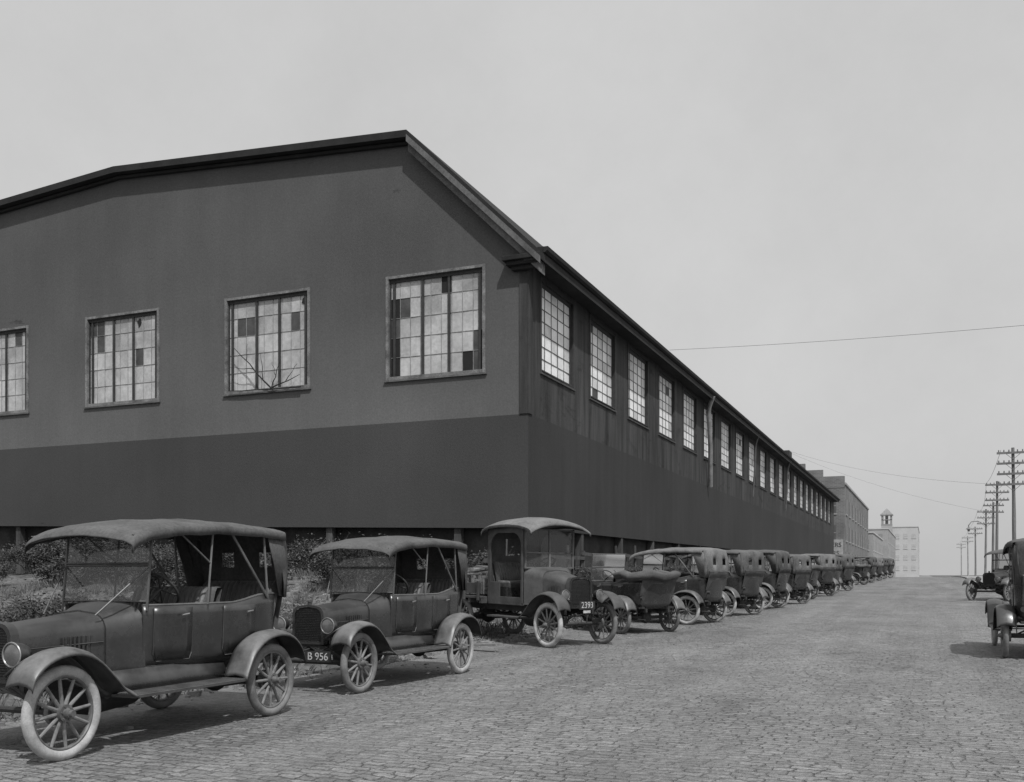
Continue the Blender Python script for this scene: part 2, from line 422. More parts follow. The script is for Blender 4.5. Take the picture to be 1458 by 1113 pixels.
# ------------------------------------------------------------------ wheels
def make_wheel_meshes(rr=.37):
    q = Matrix.Rotation(R(90), 3, 'X')
    t = MB(); t.torus((0,0,0), q, rr-.043, .043, 44, 12)
    rm = MB(); rm.torus((0,0,0), q, rr-.088, .014, 44, 8, flat=1.7)
    w = MB()
    for k in range(12):
        a = 2*math.pi*(k+.5)/12
        d = Vector((math.cos(a), 0, math.sin(a)))
        w.cyl(d*.055, d*(rr-.093), .017, .0125, 8)
    w.cyl((0,-.045,0), (0,.045,0), .068, .068, 20, 1)
    w.cyl((0,.044,0), (0,.085,0), .042, .033, 16, 1)
    w.cyl((0,.084,0), (0,.115,0), .028, .025, 12, 1)
    for k in range(6):
        a = 2*math.pi*k/6
        w.cyl((.052*math.cos(a), .04, .052*math.sin(a)), (.052*math.cos(a), .054, .052*math.sin(a)), .007, .007, 6, 1)
    w.cyl((0,-.09,0), (0,-.046,0), .10, .10, 24, 1)
    return t, rm, w
def build_wheel(parent, loc, tyre='tyre', scale=1, flip=False, steer=0):
    key = tyre
    if key not in WM:
        t, rm, w = make_wheel_meshes()
        ow = w.obj('wheel', ['wood_spoke', 'rim']); ot = t.obj('tyre', tyre, sharp=80); orr = rm.obj('rim', 'rim', sharp=80)
        WM[key] = (ow.data, ot.data, orr.data)
        for o in (ow, ot, orr): bpy.data.objects.remove(o)
    a, b, c = WM[key]
    o = bpy.data.objects.new('wheel', a); COL.objects.link(o); o.parent = parent; o.location = loc
    o.scale = (scale,)*3; o.rotation_euler[2] = (math.pi if flip else 0)+steer
    o.rotation_euler[1] = random.uniform(0, 6)
    for nm, me in (('tyre', b), ('rim', c)):
        k = bpy.data.objects.new(nm, me); COL.objects.link(k); k.parent = o
    return o
WM = {}

def usec(x, hw, z0, z1, rr=.12, n=5, flat=.02):
    pts = [(x, hw, z0), (x, hw*1.0, (z0+z1)/2), (x, hw, z1-rr)]
    for i in range(1, n+1):
        a = math.pi/2*i/n; pts.append((x, hw-rr+rr*math.cos(a), z1-rr+rr*math.sin(a)-flat*(1-i/n)))
    pts.append((x, 0, z1+flat))
    return pts+[(x, -p[1], p[2]) for p in reversed(pts[:-1])]

def fender(path, y0, y1, s):
    secs = []
    for i, (x, z) in enumerate(path):
        w = y1-y0
        secs.append([(x, s*(y0), z-.015), (x, s*(y0+w*.2), z+.012), (x, s*(y0+w*.5), z+.026), (x, s*(y0+w*.8), z+.012), (x, s*(y0+w*.97), z-.014), (x, s*y1, z-.035)])
    return secs

def smooth_path(p, n=4):
    out = []
    for i in range(len(p)-1):
        p0 = p[max(i-1, 0)]; p1 = p[i]; p2 = p[i+1]; p3 = p[min(i+2, len(p)-1)]
        for k in range(n):
            t = k/n
            out.append(tuple(.5*((2*b)+(-a+c)*t+(2*a-5*b+4*c-d)*t*t+(-a+3*b-3*c+d)*t**3) for a, b, c, d in zip(p0, p1, p2, p3)))
    out.append(p[-1]); return out

def headlight(parent, loc, sc=1):
    m = MB(); prof = [(-.11, .03), (-.09, .06), (-.04, .085), (.02, .096), (.045, .098), (.05, .088)]
    m.loft([[(x, r*math.cos(a), r*math.sin(a)) for a in [2*math.pi*k/20 for k in range(20)]] for x, r in prof], closed=True, caps=False)
    m.cyl((-.02, 0, -.09), (-.02, 0, -.22), .012, .016, 8)
    o = m.obj('headlight', 'paint', parent); o.location = loc; o.scale = (sc,)*3
    l = MB(); l.loft([[(.040+d, r*math.cos(a), r*math.sin(a)) for a in [2*math.pi*k/20 for k in range(20)]] for d, r in ((0, .09), (.014, .055), (.018, .02))], closed=True)
    lo = l.obj('lens', 'lens', o)
    rg = MB(); rg.torus((.045, 0, 0), Matrix.Rotation(R(90), 3, 'Y'), .094, .007, 24, 6)
    rg.obj('lamp_ring', 'metal', o)
    return o

def pleated_seat(parent, xb, z0, z1, hw, depth, lean=.12):
    m = MB(); n = 64; back = []
    for z, dx, th in ((z0, 0, .10), (z0+.1, -.02, .13), ((z0+z1)/2, -lean*.5, .12), (z1-.04, -lean*.9, .09), (z1, -lean, .05), (z1+.005, -lean-.05, .02)):
        row = []
        for i in range(n+1):
            y = -hw+2*hw*i/n; ed = min(1, (hw-abs(y))/.05+.3)
            row.append((xb+dx+(th+.024*abs(math.sin(i*math.pi/4)))*ed, y, z+.01*abs(math.sin(i*math.pi/4))*(z > z1-.1)))
        back.append(row)
    bk = [[(xb-lean-.06, p[1], z1-.01) for p in back[-1]], [(xb-.05, p[1], z0) for p in back[-1]]]
    m.loft(back+bk, caps=False)
    cs = []
    for z, inset in ((z0-.12, 0), (z0-.03, -.02), (z0+.01, .01), (z0+.02, .05)):
        cs.append([(xb+.08, -hw+.01, z), (xb+depth-inset, -hw+.01+max(0, inset)*.5, z), (xb+depth-inset, hw-.01-max(0, inset)*.5, z), (xb+.08, hw-.01, z)])
    m.loft(cs, closed=True)
    return m.obj('seat', 'leather', parent, sharp=50)

def canvas_top(root, canvas, seed=0, slump=0.0, val=.07):
    """raised cloth top with creases and a rear curtain; the seed and slump change the drape"""
    prof = smooth_path([(1.86, 1.78-slump), (1.80, 1.84-slump), (1.6, 1.905-slump*.8), (1.2, 1.955-slump*.4), (.7, 1.985), (.3, 1.985), (-.05, 1.98), (-.30, 1.965), (-.44, 1.92), (-.50, 1.80)], 4)+[(-.520, 1.68), (-.53, 1.52), (-.53, 1.36), (-.51, 1.20)]
    m = MB(); secs = []; ny = 28
    for i, (x, z) in enumerate(prof):
        row = []
        back = sst(-.36, -.50, x)
        hw = .625-.045*back
        for j in range(ny+1):
            t = -1+2*j/ny; y = hw*t
            crown = .065*t*t+.025*max(0, abs(t)-.88)/.12
            bay = abs(math.sin((x-.15)*math.pi/.55))
            sag = -.012*bay*(1-t*t)-.006*bay*abs(t)
            nn = mnoise.noise(Vector((x*3.2+seed*7, y*5.0, seed)))*.010+mnoise.noise(Vector((x*9+y*6, y*4-x*5, seed+3)))*.005
            if x > -.38: pz = z-crown+sag+nn; px = x-.05*t*t*sst(1.5, 1.86, x)
            else:
                pz = z-crown*(1-back); px = x+(.07*max(0, abs(t)-.75)/.25)*back+nn*.6+.005*math.sin(y*13+z*9+seed)*back
            row.append((px, y, pz))
        if x > -.40:
            e = row[0]; row = [(e[0], -hw-.003, e[2]-val+.004*math.sin(i*1.3))]+row
            e = row[-1]; row = row+[(e[0], hw+.003, e[2]-val+.004*math.sin(i*1.7))]
        else:
            e = row[0]; k = sst(1.20, 1.93, z)
            row = [(e[0]+.04+.14*k, -hw-.002, e[2]-.02*k)]+row
            e = row[-1]; row = row+[(e[0]+.04+.14*k, hw+.002, e[2]-.02*k)]
        secs.append(row)
    nrow = len(prof)
    def skip(i, j): return i == nrow-4 and j-1 in (6, 7, 8, 9, 18, 19, 20, 21)
    m.loft(secs, caps=False, skip=skip)
    return m.obj('canvas_top', canvas, root, solid=.010, sharp=70)

def build_car(name, canvas='canvas', tyres=('tyre', 'tyre_dark'), folded=False, plate=None, wind=True, seed=0):
    root = empty(name)
    WB = 2.62
    plan = smooth_path([(1.52, .47), (1.2, .525), (.8, .55), (.4, .565), (0, .57), (-.22, .545), (-.38, .46), (-.46, .3), (-.485, .12)], 3)
    plan.append((-.487, 0)); full = plan+[(x, -y) for x, y in reversed(plan[:-1])]
    def ztop(x): return 1.165+.075*sst(.45, -.1, x)
    m = MB(); secs = []
    for f, kz in ((.93, 0), (.965, .16), (.99, .5), (1.0, .85), (.99, 1.0)):
        secs.append([((x if x > 0 else x*(.9+.1*kz)), y*f, .60+(ztop(x)-.60)*kz) for x, y in full])
    m.loft(secs, caps=False)
    m.box((-.4, -.5, .59), (1.5, .5, .62))
    body = m.obj('body', 'paint', root, solid=.02, sharp=45)
    m = MB(); m.tube([(x, y*.99, ztop(x)) for x, y in full], .014, 6)
    m.obj('body_rim', 'fender', body)
    def yy(x):
        for (a, ya), (b, yb) in zip(plan, plan[1:]):
            if b <= x <= a: return ya+(yb-ya)*(a-x)/(a-b)
        return .56
    for s in (1, -1):
        for (x0, x1) in ((.98, 1.42), (.08, .56)):
            m = MB()
            zz = [(.66, .970), (.80, .985), (.96, .995), (1.08, 1.0), (1.14, 1.0)]
            secs = []
            for z, f in zz:
                ins = .03 if z in (.66,) else 0
                secs.append([(x, s*(yy(x)*f+.013), z) for x in frange(x0+ins, x1-ins, 4)])
            m.loft(secs, caps=False)
            d = m.obj('door', 'paint', root, solid=.008)
            h = MB(); ol = [(x0, 1.14), (x0, .72), (x0+.03, .66), (x1-.03, .66), (x1, .72), (x1, 1.14)]
            def fz(z): return .970+(min(z, .98)-.66)*.085
            h.tube([(x, s*(yy(x)*fz(z)+.017), z) for x, z in ol], .004, 5)
            h.obj('door_moulding', 'fender', d)
            h = MB(); h.cyl((x0+.06, s*(yy(x0)+.03), 1.08), (x0+.16, s*(yy(x0)+.035), 1.07), .008, .008, 6)
            h.obj('handle', 'metal', d)
    m = MB(); secs = [usec(2.60, .225, .62, 1.02, .10), usec(2.3, .25, .62, 1.05, .11), usec(2.0, .28, .62, 1.075, .12), usec(1.80, .31, .62, 1.095, .13)]
    m.loft(secs)
    for s in (1, -1):
        for k in range(7):
            m.box((1.92+.045*k, s*.288-.006, .76), (1.94+.045*k, s*.288+.006, .92))
        m.cyl((1.82, s*.315, .86), (2.58, s*.24, .84), .006, .006, 5)
    m.obj('hood', 'paint', root)
    m = MB(); m.loft([usec(1.80, .325, .60, 1.11, .14), usec(1.7, .36, .60, 1.13, .16), usec(1.6, .42, .60, 1.165, .2), usec(1.50, .478, .60, 1.19, .22)])
    m.obj('cowl', 'paint', root)
    m = MB(); outl = usec(2.61, .235, .58, 1.05, .09)
    o2 = [(2.69, p[1], p[2]) for p in outl]; i2 = [(2.69, p[1]*.84, .61+(p[2]-.58)*.88) for p in outl]
    m.loft([outl, o2, i2], caps=False, closed=True)
    m.cyl((2.655, 0, 1.06), (2.655, 0, 1.10), .03, .025, 12); m.cyl((2.655, 0, 1.10), (2.655, 0, 1.12), .038, .034, 12)
    rad = m.obj('radiator', 'paint', root)
    m = MB(); i3 = [(2.675, p[1]*.86, .60+(p[2]-.58)*.9) for p in outl]; m.add(i3, [tuple(range(len(i3)))])
    for k in range(18):
        zz_ = .64+.021*k; m.box((2.676, -.19, zz_), (2.682, .19, zz_+.004))
    m.obj('radiator_core', 'core', rad)
    fp = smooth_path([(3.02, .60), (2.98, .70), (2.86, .80), (2.68, .85), (2.5, .835), (2.36, .765), (2.22, .64), (2.10, .52), (1.96, .445)], 3)
    rp = smooth_path([(.56, .445), (.50, .56), (.40, .71), (.22, .82), (0, .855), (-.2, .82), (-.35, .70), (-.43, .54)], 3)
    for s in (1, -1):
        m = MB(); m.loft(fender(fp, .575, .85, s), caps=False)
        m.loft([[(x, s*.578, z-.01), (x, s*.50, z-.05), (x, s*.36, z*.5+.26)] for x, z in fp[6:]], caps=False)
        m.obj('front_fender', 'fender', root, solid=.012, sharp=50)
        m = MB(); m.loft(fender(rp, .575, .85, s), caps=False)
        m.loft([[(x, s*.577, z-.012), (x, s*.565, z-.12 if abs(x) < .45 else z-.04)] for x, z in rp], caps=False)
        m.obj('rear_fender', 'fender', root, solid=.012, sharp=50)
        m = MB(); m.box((.54, min(s*.575, s*.84), .415), (1.99, max(s*.575, s*.84), .44))
        for k in range(10):
            yv = s*(.60+.024*k); m.box((.58, yv-.004, .44), (1.95, yv+.004, .446))
        m.obj('running_board', 'fender', root)
        m = MB(); m.loft([[(x, s*.575, .445), (x, s*.545, .52), (x, s*.50, .62)] for x in frange(.5, 2.0, 4)], caps=False)
        m.obj('splash_apron', 'paint', root, solid=.01)
    m = MB()
    for s in (1, -1): m.box((-.45, s*.32-.025, .50), (2.66, s*.32+.025, .58))
    m.cyl((WB, -.68, .37), (WB, .68, .37), .025, .025, 8); m.cyl((0, -.68, .37), (0, .68, .37), .04, .04, 10)
    for x in (0, 2.66):
        for k in range(4):
            h = .60-.012*k; L = .52-.1*k
            m.tube([(x, -L, .40+.02*k*2), (x, -L*.5, h-.06), (x, 0, h), (x, L*.5, h-.06), (x, L, .40+.02*k*2)], .014, 5)
    m.loft([[(x, r*math.cos(a), .37+r*math.sin(a)) for a in [2*math.pi*k/14 for k in range(14)]] for x, r in ((-.13, .03), (-.08, .12), (0, .15), (.08, .12), (.14, .05), (1.0, .05), (1.2, .14), (1.7, .18), (2.0, .12))], closed=True)
    m.cyl((2.50, -.62, .33), (2.50, .62, .33), .012, .012, 6)
    m.cyl((2.66, 0, .52), (2.84, 0, .50), .012, .012, 6); m.cyl((2.83, 0, .50), (2.83, 0, .38), .011, .011, 6)
    m.tube([(1.4, .3, .38), (.4, .38, .34), (-.5, .4, .33)], .02, 6)
    m.obj('chassis', 'chassis', root)
    build_wheel(root, (WB, .71, .37), tyres[0]); build_wheel(root, (WB, -.71, .37), tyres[0], flip=True)
    build_wheel(root, (0, .71, .37), tyres[1]); build_wheel(root, (0, -.71, .37), tyres[1], flip=True)
    headlight(root, (2.74, .36, .82)); headlight(root, (2.74, -.36, .82))
    pleated_seat(root, .66, .88, 1.31, .49, .5); pleated_seat(root, -.36, .88, 1.36, .49, .5)
    m = MB(); q = Matrix.Rotation(R(-52), 3, 'Y')
    m.torus((1.10, .28, 1.30), q, .19, .012, 28, 8)
    for k in range(4):
        a = math.pi/2*k+.4; m.cyl((1.10, .28, 1.30), Vector((1.10, .28, 1.30))+q @ Vector((.185*math.cos(a), .185*math.sin(a), 0)), .008, .008, 6)
    m.cyl((1.10, .28, 1.30), (1.75, .28, .82), .016, .016, 8)
    m.obj('steering_wheel', 'chassis', root)
    lean = .06
    m = MB()
    A = lambda y, z: (1.50-lean*(z-1.18)/.6, y, z)
    for s in (1, -1): m.cyl(A(s*.50, 1.12), A(s*.50, 1.85), .012, .012, 8)
    for z in (1.20, 1.52, 1.54, 1.85): m.cyl(A(-.50, z), A(.50, z), .009, .009, 8)
    for s in (1, -1): m.cyl(A(s*.50, 1.52), (1.9, s*.30, 1.09), .007, .007, 6)
    wf = m.obj('windshield', 'fender', root)
    if wind:
        m = MB(); m.add([A(-.49, 1.21), A(.49, 1.21), A(.49, 1.52), A(-.49, 1.52), A(-.49, 1.545), A(.49, 1.545), A(.49, 1.84), A(-.49, 1.84)], [(0,1,2,3), (4,5,6,7)])
        m.obj('glass', 'glass', wf, smooth=False)
    if not folded:
        canvas_top(root, canvas, seed)
        for s in (1, -1):
            m = MB(); y = s*.590
            m.loft([[(-.06, y*1.04, 1.88), (-.20, y*1.02, 1.55), (-.30, y, 1.22)], [(-.34, y*1.03, 1.86), (-.40, y*1.0, 1.55), (-.42, y*.9, 1.21)], [(-.44, y*.95, 1.80), (-.51, y*.93, 1.55), (-.51, y*.87, 1.21)]], caps=False)
            m.obj('side_curtain', canvas, root, solid=.01, sharp=60)
        m = MB()
        for s in (1, -1):
            y = s*.582
            m.cyl((-.12, y, 1.20), (.50, y, 1.90), .013, .013, 6); m.cyl((-.12, y, 1.20), (-.05, y, 1.90), .012, .012, 6)
            m.cyl((.80, y, 1.16), (.72, y, 1.90), .010, .010, 6); m.cyl((.76, y, 1.55), (1.25, y, 1.87), .008, .008, 6)
            m.cyl((1.44, s*.50, 1.84), (1.76, y, 1.78), .009, .009, 6)
        for x, z in ((1.78, 1.80), (1.25, 1.90), (.72, 1.93), (.3, 1.935), (-.1, 1.93)):
            m.tube([(x, yy_, z-.01-.065*(yy_/.6)**2) for yy_ in frange(-.59, .59, 8)], .012, 6)
        m.obj('top_bows', 'wood_grey', root)
    else:
        m = MB(); secs = []
        pts = [(.28, .60), (.0, .63), (-.25, .62), (-.48, .5), (-.60, .28), (-.63, 0)]
        pts = pts+[(x, -y) for x, y in reversed(pts[:-1])]
        for i, (x, y) in enumerate(pts):
            c = Vector((x, y, 1.33+.04*math.sin(i*2.1))); d = Vector((x+.0, y*1.4, 0)).normalized()
            secs.append([tuple(c+d*(.11*math.cos(a)*(1+.14*math.sin(3*a+i)))+Vector((0, 0, .10*math.sin(a)*(1+.14*math.cos(2*a+i))))) for a in [2*math.pi*k/14 for k in range(14)]])
        m.loft(secs, closed=True); m.obj('folded_canvas_top', canvas, root, sharp=60)
        m = MB()
        for s in (1, -1): m.cyl((-.12, s*.585, 1.18), (.42, s*.60, 1.46), .014, .014, 6); m.cyl((-.1, s*.585, 1.18), (-.5, s*.56, 1.34), .014, .014, 6)
        m.obj('top_bows', 'wood_grey', root)
    m = MB(); m.cyl((-.46, .48, .82), (-.54, .48, .82), .04, .045, 12); m.cyl((-.46, .48, .82), (-.42, .48, .72), .01, .01, 6)
    m.obj('tail_lamp', 'chassis', root)
    if plate:
        m = MB(); m.box((2.90, .12, .39), (2.91, .50, .52)); m.cyl((2.68, .3, .55), (2.9, .3, .5), .01, .01, 6); pl = m.obj('license_plate', 'plate_dark', root)
        text_mesh(plate, .13, 'plate_number', 'plate_white', pl, (2.913, .31, .452), (R(90), 0, R(90)))
    return root

def place(root, rx, ry, fwd, scale=1.045, lift=0, label='', tilt=0):
    a = math.atan2(fwd[1], fwd[0]); d = Vector((math.cos(a), math.sin(a)))
    x2, y2 = rx+d.x*2.62*scale, ry+d.y*2.62*scale
    def gz(x, y): return zs(y) if x > XL else zg(x, y)
    za, zb = gz(rx, ry), gz(x2, y2)
    root.location = (rx, ry, za+lift-.004); root.scale = (scale,)*3
    root.rotation_euler = (tilt, -math.atan2(zb-za, 2.62*scale), a)
    top(root, label, 'car', 'cars parked along the street')

S = 1.045
car1 = build_car('parked_car', 'canvas', ('tyre', 'tyre_dark'), seed=1)
place(car1, -7.18, 8.66, (0, -1), S, label='dusty black touring car with raised dark canvas top')
car2 = build_car('parked_car', 'canvas', ('tyre_dark', 'tyre'), plate='B 956', seed=2)
place(car2, -7.27, 13.5, (-.035, -1), S, label='black touring car with number plate B 956')
master = build_car('parked_car', 'canvas_light', ('tyre_dark', 'tyre'), seed=3)
def rearpos(wx, wy, fwd, side):
    a = math.atan2(fwd[1], fwd[0]); l = Vector((-math.sin(a), math.cos(a)))
    return wx-l.x*side*.71*S, wy-l.y*side*.71*S
tmp = empty('tmp'); tops_ = [canvas_top(tmp, 'canvas', s_, sl_, .04).data for s_, sl_ in ((4, .04), (5, .01), (6, .07))]
for ch in list(tmp.children): bpy.data.objects.remove(ch)
bpy.data.objects.remove(tmp)
def recanvas(c, mt, var=None):
    for ch in c.children:
        if ch.name.startswith(('canvas_top', 'side_curtain', 'folded_canvas')):
            if var is not None and ch.name.startswith('canvas_top'): ch.data = tops_[var].copy()
            else: ch.data = ch.data.copy()
            ch.data.materials[0] = M[mt]
B0 = (-.95, .30)
opencar = build_car('parked_car', 'canvas', ('tyre_dark', 'tyre_dark'), folded=True)
x, y = rearpos(-6.75, 22.7, (-.80, .60), 1)
place(opencar, x, y, (-.80, .60), S, label='open touring car with folded canvas top, beside the truck')
x, y = rearpos(-6.05, 26.7, B0, 1)
place(master, x, y, B0, S*1.03, label='touring car with faded canvas top, rear toward the street')
spots = [(-5.85, 31.3, -.14, 'canvas_mid'), (-5.5, 36.4, .06, 'canvas'), (-5.4, 40.7, -.18, 'canvas_mid'), (-5.3, 45.6, .08, 'open'), (-5.3, 50.6, -.24, 'canvas_light'), (-5.1, 55.0, .02, 'canvas'), (-5.0, 60.4, -.14, 'canvas_mid'), (-4.6, 68.0, 9, 'canvas_mid'), (-4.9, 77, -.05, 'open'), (-4.7, 85, .0, 'canvas_mid'), (-4.6, 94, -.1, 'canvas_light'), (-4.5, 104, -.04, 'canvas'), (-4.3, 114, -.1, 'canvas_mid')]
for i, (wx, wy, da, cv) in enumerate(spots):
    c = copy_tree(opencar if cv == 'open' else master)
    f = (math.cos(math.atan2(B0[1], B0[0])+da), math.sin(math.atan2(B0[1], B0[0])+da))
    if da == 9: f = (-.30, -.95)
    sc = S*(1.02+.035*math.sin(i*2.3))
    x, y = rearpos(wx, wy, f, 1)
    if cv == 'open':
        place(c, x, y, f, sc, label='open touring car with its canvas top folded down'); continue
    nm = {'canvas': 'black', 'canvas_mid': 'worn grey', 'canvas_light': 'faded pale'}[cv]
    place(c, x, y, f, sc, label='touring car with raised %s canvas top, parked at an angle' % nm)
    recanvas(c, cv, i % 3)
c = copy_tree(car1); place(c, 2.02, 19.3, (0, 1), S*1.03, label='dark touring car standing at the opposite kerb')
for ch in c.children:
    if ch.name.startswith(('rear_fender', 'front_fender', 'running_board')):
        ch.data = ch.data.copy(); ch.data.materials[0] = M['paint']
c = copy_tree(car2)
for ch in list(c.children):
    if ch.name.startswith('license_plate'):
        for k in list(ch.children): bpy.data.objects.remove(k)
        bpy.data.objects.remove(ch)
place(c, 4.0, 49.6, (-.50, -.86), S*1.1, label='dark touring car angled nose out from the opposite kerb')

# ------------------------------------------------------------------ truck
def build_truck():
    root = empty('truck'); WBt = 3.0; ws = 1.17; wr = .37*ws
    m = MB()
    for s in (1, -1): m.box((-1.0, s*.38-.03, .62), (3.1, s*.38+.03, .74))
    m.cyl((WBt, -.72, wr), (WBt, .72, wr), .03, .03, 8); m.cyl((0, -.72, wr), (0, .72, wr), .06, .06, 10)
    for s in (1, -1):
        for x0 in (0, WBt):
            for k in range(4): m.tube([(x0-.5+.1*k, s*.45, .66-.02*k), (x0-.25, s*.45, .54-.02*k), (x0, s*.45, .49-.02*k), (x0+.25, s*.45, .54-.02*k), (x0+.5-.1*k, s*.45, .66-.02*k)], .018, 5)
    m.loft([[(x, r*math.cos(a), wr+.05+r*math.sin(a)) for a in [2*math.pi*k/14 for k in range(14)]] for x, r in ((-.18, .04), (-.1, .16), (0, .19), (.1, .16), (.2, .06), (1.3, .06), (1.5, .18), (2.2, .2), (2.5, .12))], closed=True)
    m.cyl((3.15, 0, .62), (3.34, 0, .6), .014, .014, 6); m.cyl((3.33, 0, .6), (3.33, 0, .46), .013, .013, 6)
    m.obj('chassis', 'chassis', root)
    for x0 in (WBt, 0):
        build_wheel(root, (x0, .75, wr), 'tyre_dark', ws); build_wheel(root, (x0, -.75, wr), 'tyre' if x0 else 'tyre_dark', ws, True)
    m = MB(); m.loft([usec(3.02, .30, .78, 1.30, .12), usec(2.7, .335, .78, 1.37, .13), usec(2.38, .38, .78, 1.44, .15)])
    for s in (1, -1):
        for k in range(9): m.box((2.45+.05*k, s*.36-.008, .95), (2.475+.05*k, s*.36+.008, 1.18))
    m.obj('hood', 'truck_paint', root)
    m = MB(); m.loft([usec(2.38, .39, .78, 1.46, .16), usec(2.24, .50, .78, 1.50, .18), usec(2.1, .66, .78, 1.52, .14)]); m.obj('cowl', 'truck_paint', root)
    m = MB(); outl = usec(3.03, .315, .74, 1.34, .10)
    o2 = [(3.14, p[1], p[2]) for p in outl]; i2 = [(3.14, p[1]*.82, .79+(p[2]-.74)*.86) for p in outl]
    m.loft([outl, o2, i2], caps=False, closed=True); m.cyl((3.085, 0, 1.35), (3.085, 0, 1.42), .045, .045, 12)
    rad = m.obj('radiator', 'paint', root)
    m = MB(); i3 = [(3.12, p[1]*.84, .77+(p[2]-.74)*.88) for p in outl]; m.add(i3, [tuple(range(len(i3)))])
    for k in range(18): m.box((3.121, -.25, .82+.026*k), (3.128, .25, .827+.026*k))
    m.obj('radiator_core', 'core', rad)
    headlight(root, (3.16, .47, 1.0), 1.1); headlight(root, (3.16, -.47, 1.0), 1.1)
    fp = smooth_path([(3.50, .72), (3.46, .84), (3.33, .97), (3.1, 1.04), (2.88, 1.02), (2.68, .92), (2.5, .76), (2.35, .62), (2.2, .54)], 3)
    for s in (1, -1):
        m = MB(); m.loft(fender(fp, .60, .92, s), caps=False)
        m.loft([[(x, s*.602, z-.01), (x, s*.5, z-.06), (x, s*.42, z*.5+.36)] for x, z in fp[6:]], caps=False)
        m.obj('front_fender', 'truck_paint', root, solid=.014, sharp=50)
        m = MB(); m.box((1.15, min(s*.6, s*.9), .51), (2.24, max(s*.6, s*.9), .54)); m.obj('running_board', 'truck_paint', root)
    m = MB(); hw = .72
    xr = .92
    def side_sec(s):
        t = .03
        def pl(x0, z0, x1, z1): m.box((x0, min(s*hw, s*(hw-t)), z0), (x1, max(s*hw, s*(hw-t)), z1))
        pl(xr+.03, .80, xr+.10, 2.30); pl(xr+.10, .80, xr+.42, 1.22); pl(2.06, .80, 2.12, 2.30); pl(xr+.42, .80, 2.06, .92); pl(xr+.10, 2.21, 2.06, 2.30)
        for sx, cx in ((1, xr+.10), (-1, 2.06)):
            pts = [(cx, 2.21)]+[(cx+sx*(.28-.28*math.cos(a)), 1.93+.28*math.sin(a)) for a in frange(0, math.pi/2, 6)]
            m.add([(x, s*hw, z) for x, z in pts]+[(x, s*(hw-t), z) for x, z in pts], [tuple(range(len(pts))), tuple(range(2*len(pts)-1, len(pts)-1, -1))]+[(i, i+1, i+1+len(pts), i+len(pts)) for i in range(len(pts)-1)])
    side_sec(1); side_sec(-1)
    m.box((xr, -hw, .80), (xr+.03, hw, 1.75)); m.box((xr, -hw, 2.1), (xr+.03, hw, 2.30)); m.box((xr, -hw, 1.75), (xr+.03, -.25, 2.1)); m.box((xr, .25, 1.75), (xr+.03, hw, 2.1))
    m.box((xr+.03, -hw, .76), (2.1, hw, .80))
    cab = m.obj('cab', 'truck_paint', root, smooth=False, bevel=.006)
    m = MB(); secs = []
    for x, z in smooth_path([(.80, 2.28), (.86, 2.37), (1.1, 2.43), (1.7, 2.46), (2.1, 2.43), (2.42, 2.37), (2.52, 2.29)], 2):
        row = [(x, -.82, z-.13)]
        for t in frange(-1, 1, 14): row.append((x, .82*t, z-.09*t*t+.07*(1-abs(t)**3)+.008*mnoise.noise(Vector((x*4, t*4, 1)))))
        row.append((x, .82, z-.13)); secs.append(row)
    m.loft(secs, caps=False); m.obj('cab_roof', 'canvas_light', root, solid=.03, sharp=60)
    m = MB()
    for y in (-.68, -.02, .64): m.box((2.115, y, 1.50), (2.15, y+.04, 2.28))
    for z in (1.50, 1.80, 2.26): m.box((2.117, -.678, z), (2.148, .678, z+.03))
    wf = m.obj('windshield', 'wood_grey', root, smooth=False)
    m = MB(); m.add([(2.13, -.68, 1.5), (2.13, .68, 1.5), (2.13, .68, 2.27), (2.13, -.68, 2.27)], [(0,1,2,3)]); m.obj('glass', 'glass', wf, smooth=False)
    pleated_seat(root, 1.04, 1.22, 1.62, .60, .46)
    m = MB(); m.box((1.02, -.62, .82), (1.5, .62, 1.12)); m.obj('seat_box', 'paint', root, smooth=False)
    m = MB(); q = Matrix.Rotation(R(-35), 3, 'Y'); m.torus((1.78, .2, 1.60), q, .21, .015, 28, 8)
    for k in range(4):
        a = math.pi/2*k+.4; m.cyl((1.78, .2, 1.60), Vector((1.78, .2, 1.60))+q @ Vector((.2*math.cos(a), .2*math.sin(a), 0)), .01, .01, 6)
    m.cyl((1.78, .2, 1.60), (2.15, .2, 1.05), .02, .02, 8); m.obj('steering_wheel', 'chassis', root)
    m = MB()
    for k in range(9): m.box((-1.35, -.88+.196*k, .86), (.88, -.70+.196*k, .90))
    for x in frange(-1.25, .8, 5): m.box((x, -.86, .76), (x+.08, .86, .858))
    for s in (1, -1):
        for z in (.96,): m.box((-1.35, min(s*.86, s*.885), z), (.88, max(s*.86, s*.885), z+.22))
        for x in frange(-1.3, .8, 4): m.box((x, min(s*.887, s*.93), .82), (x+.06, max(s*.887, s*.93), 1.22))
    m.obj('truck_bed', 'wood_dark', root, smooth=False, bevel=.004)
    m = MB(); m.box((3.36, -.24, .73), (3.37, .18, .89)); pl = m.obj('license_plate', 'plate_dark', root)
    text_mesh('2393', .165, 'plate_number', 'plate_white', pl, (3.373, -.03, .81), (R(90), 0, R(90)))
    m = MB(); m.box((3.36, -.13, .66), (3.37, .06, .71)); pl = m.obj('plate_tag', 'plate_white', root)
    return root
tr = build_truck()
tf = Vector((.87, -.48)).normalized(); tl = Vector((.48, .87)).normalized()
nearf = Vector((-7.02, 18.5))
rear = nearf+tl*.75-tf*3.0
tr.location = (rear.x, rear.y, .10); tr.rotation_euler = (0, R(1.2), math.atan2(tf.y, tf.x)); tr.scale = (1, 1, 1.05)
top(tr, 'old dusty flatbed truck with number plate 2393', 'truck')
rc = random.Random(11)
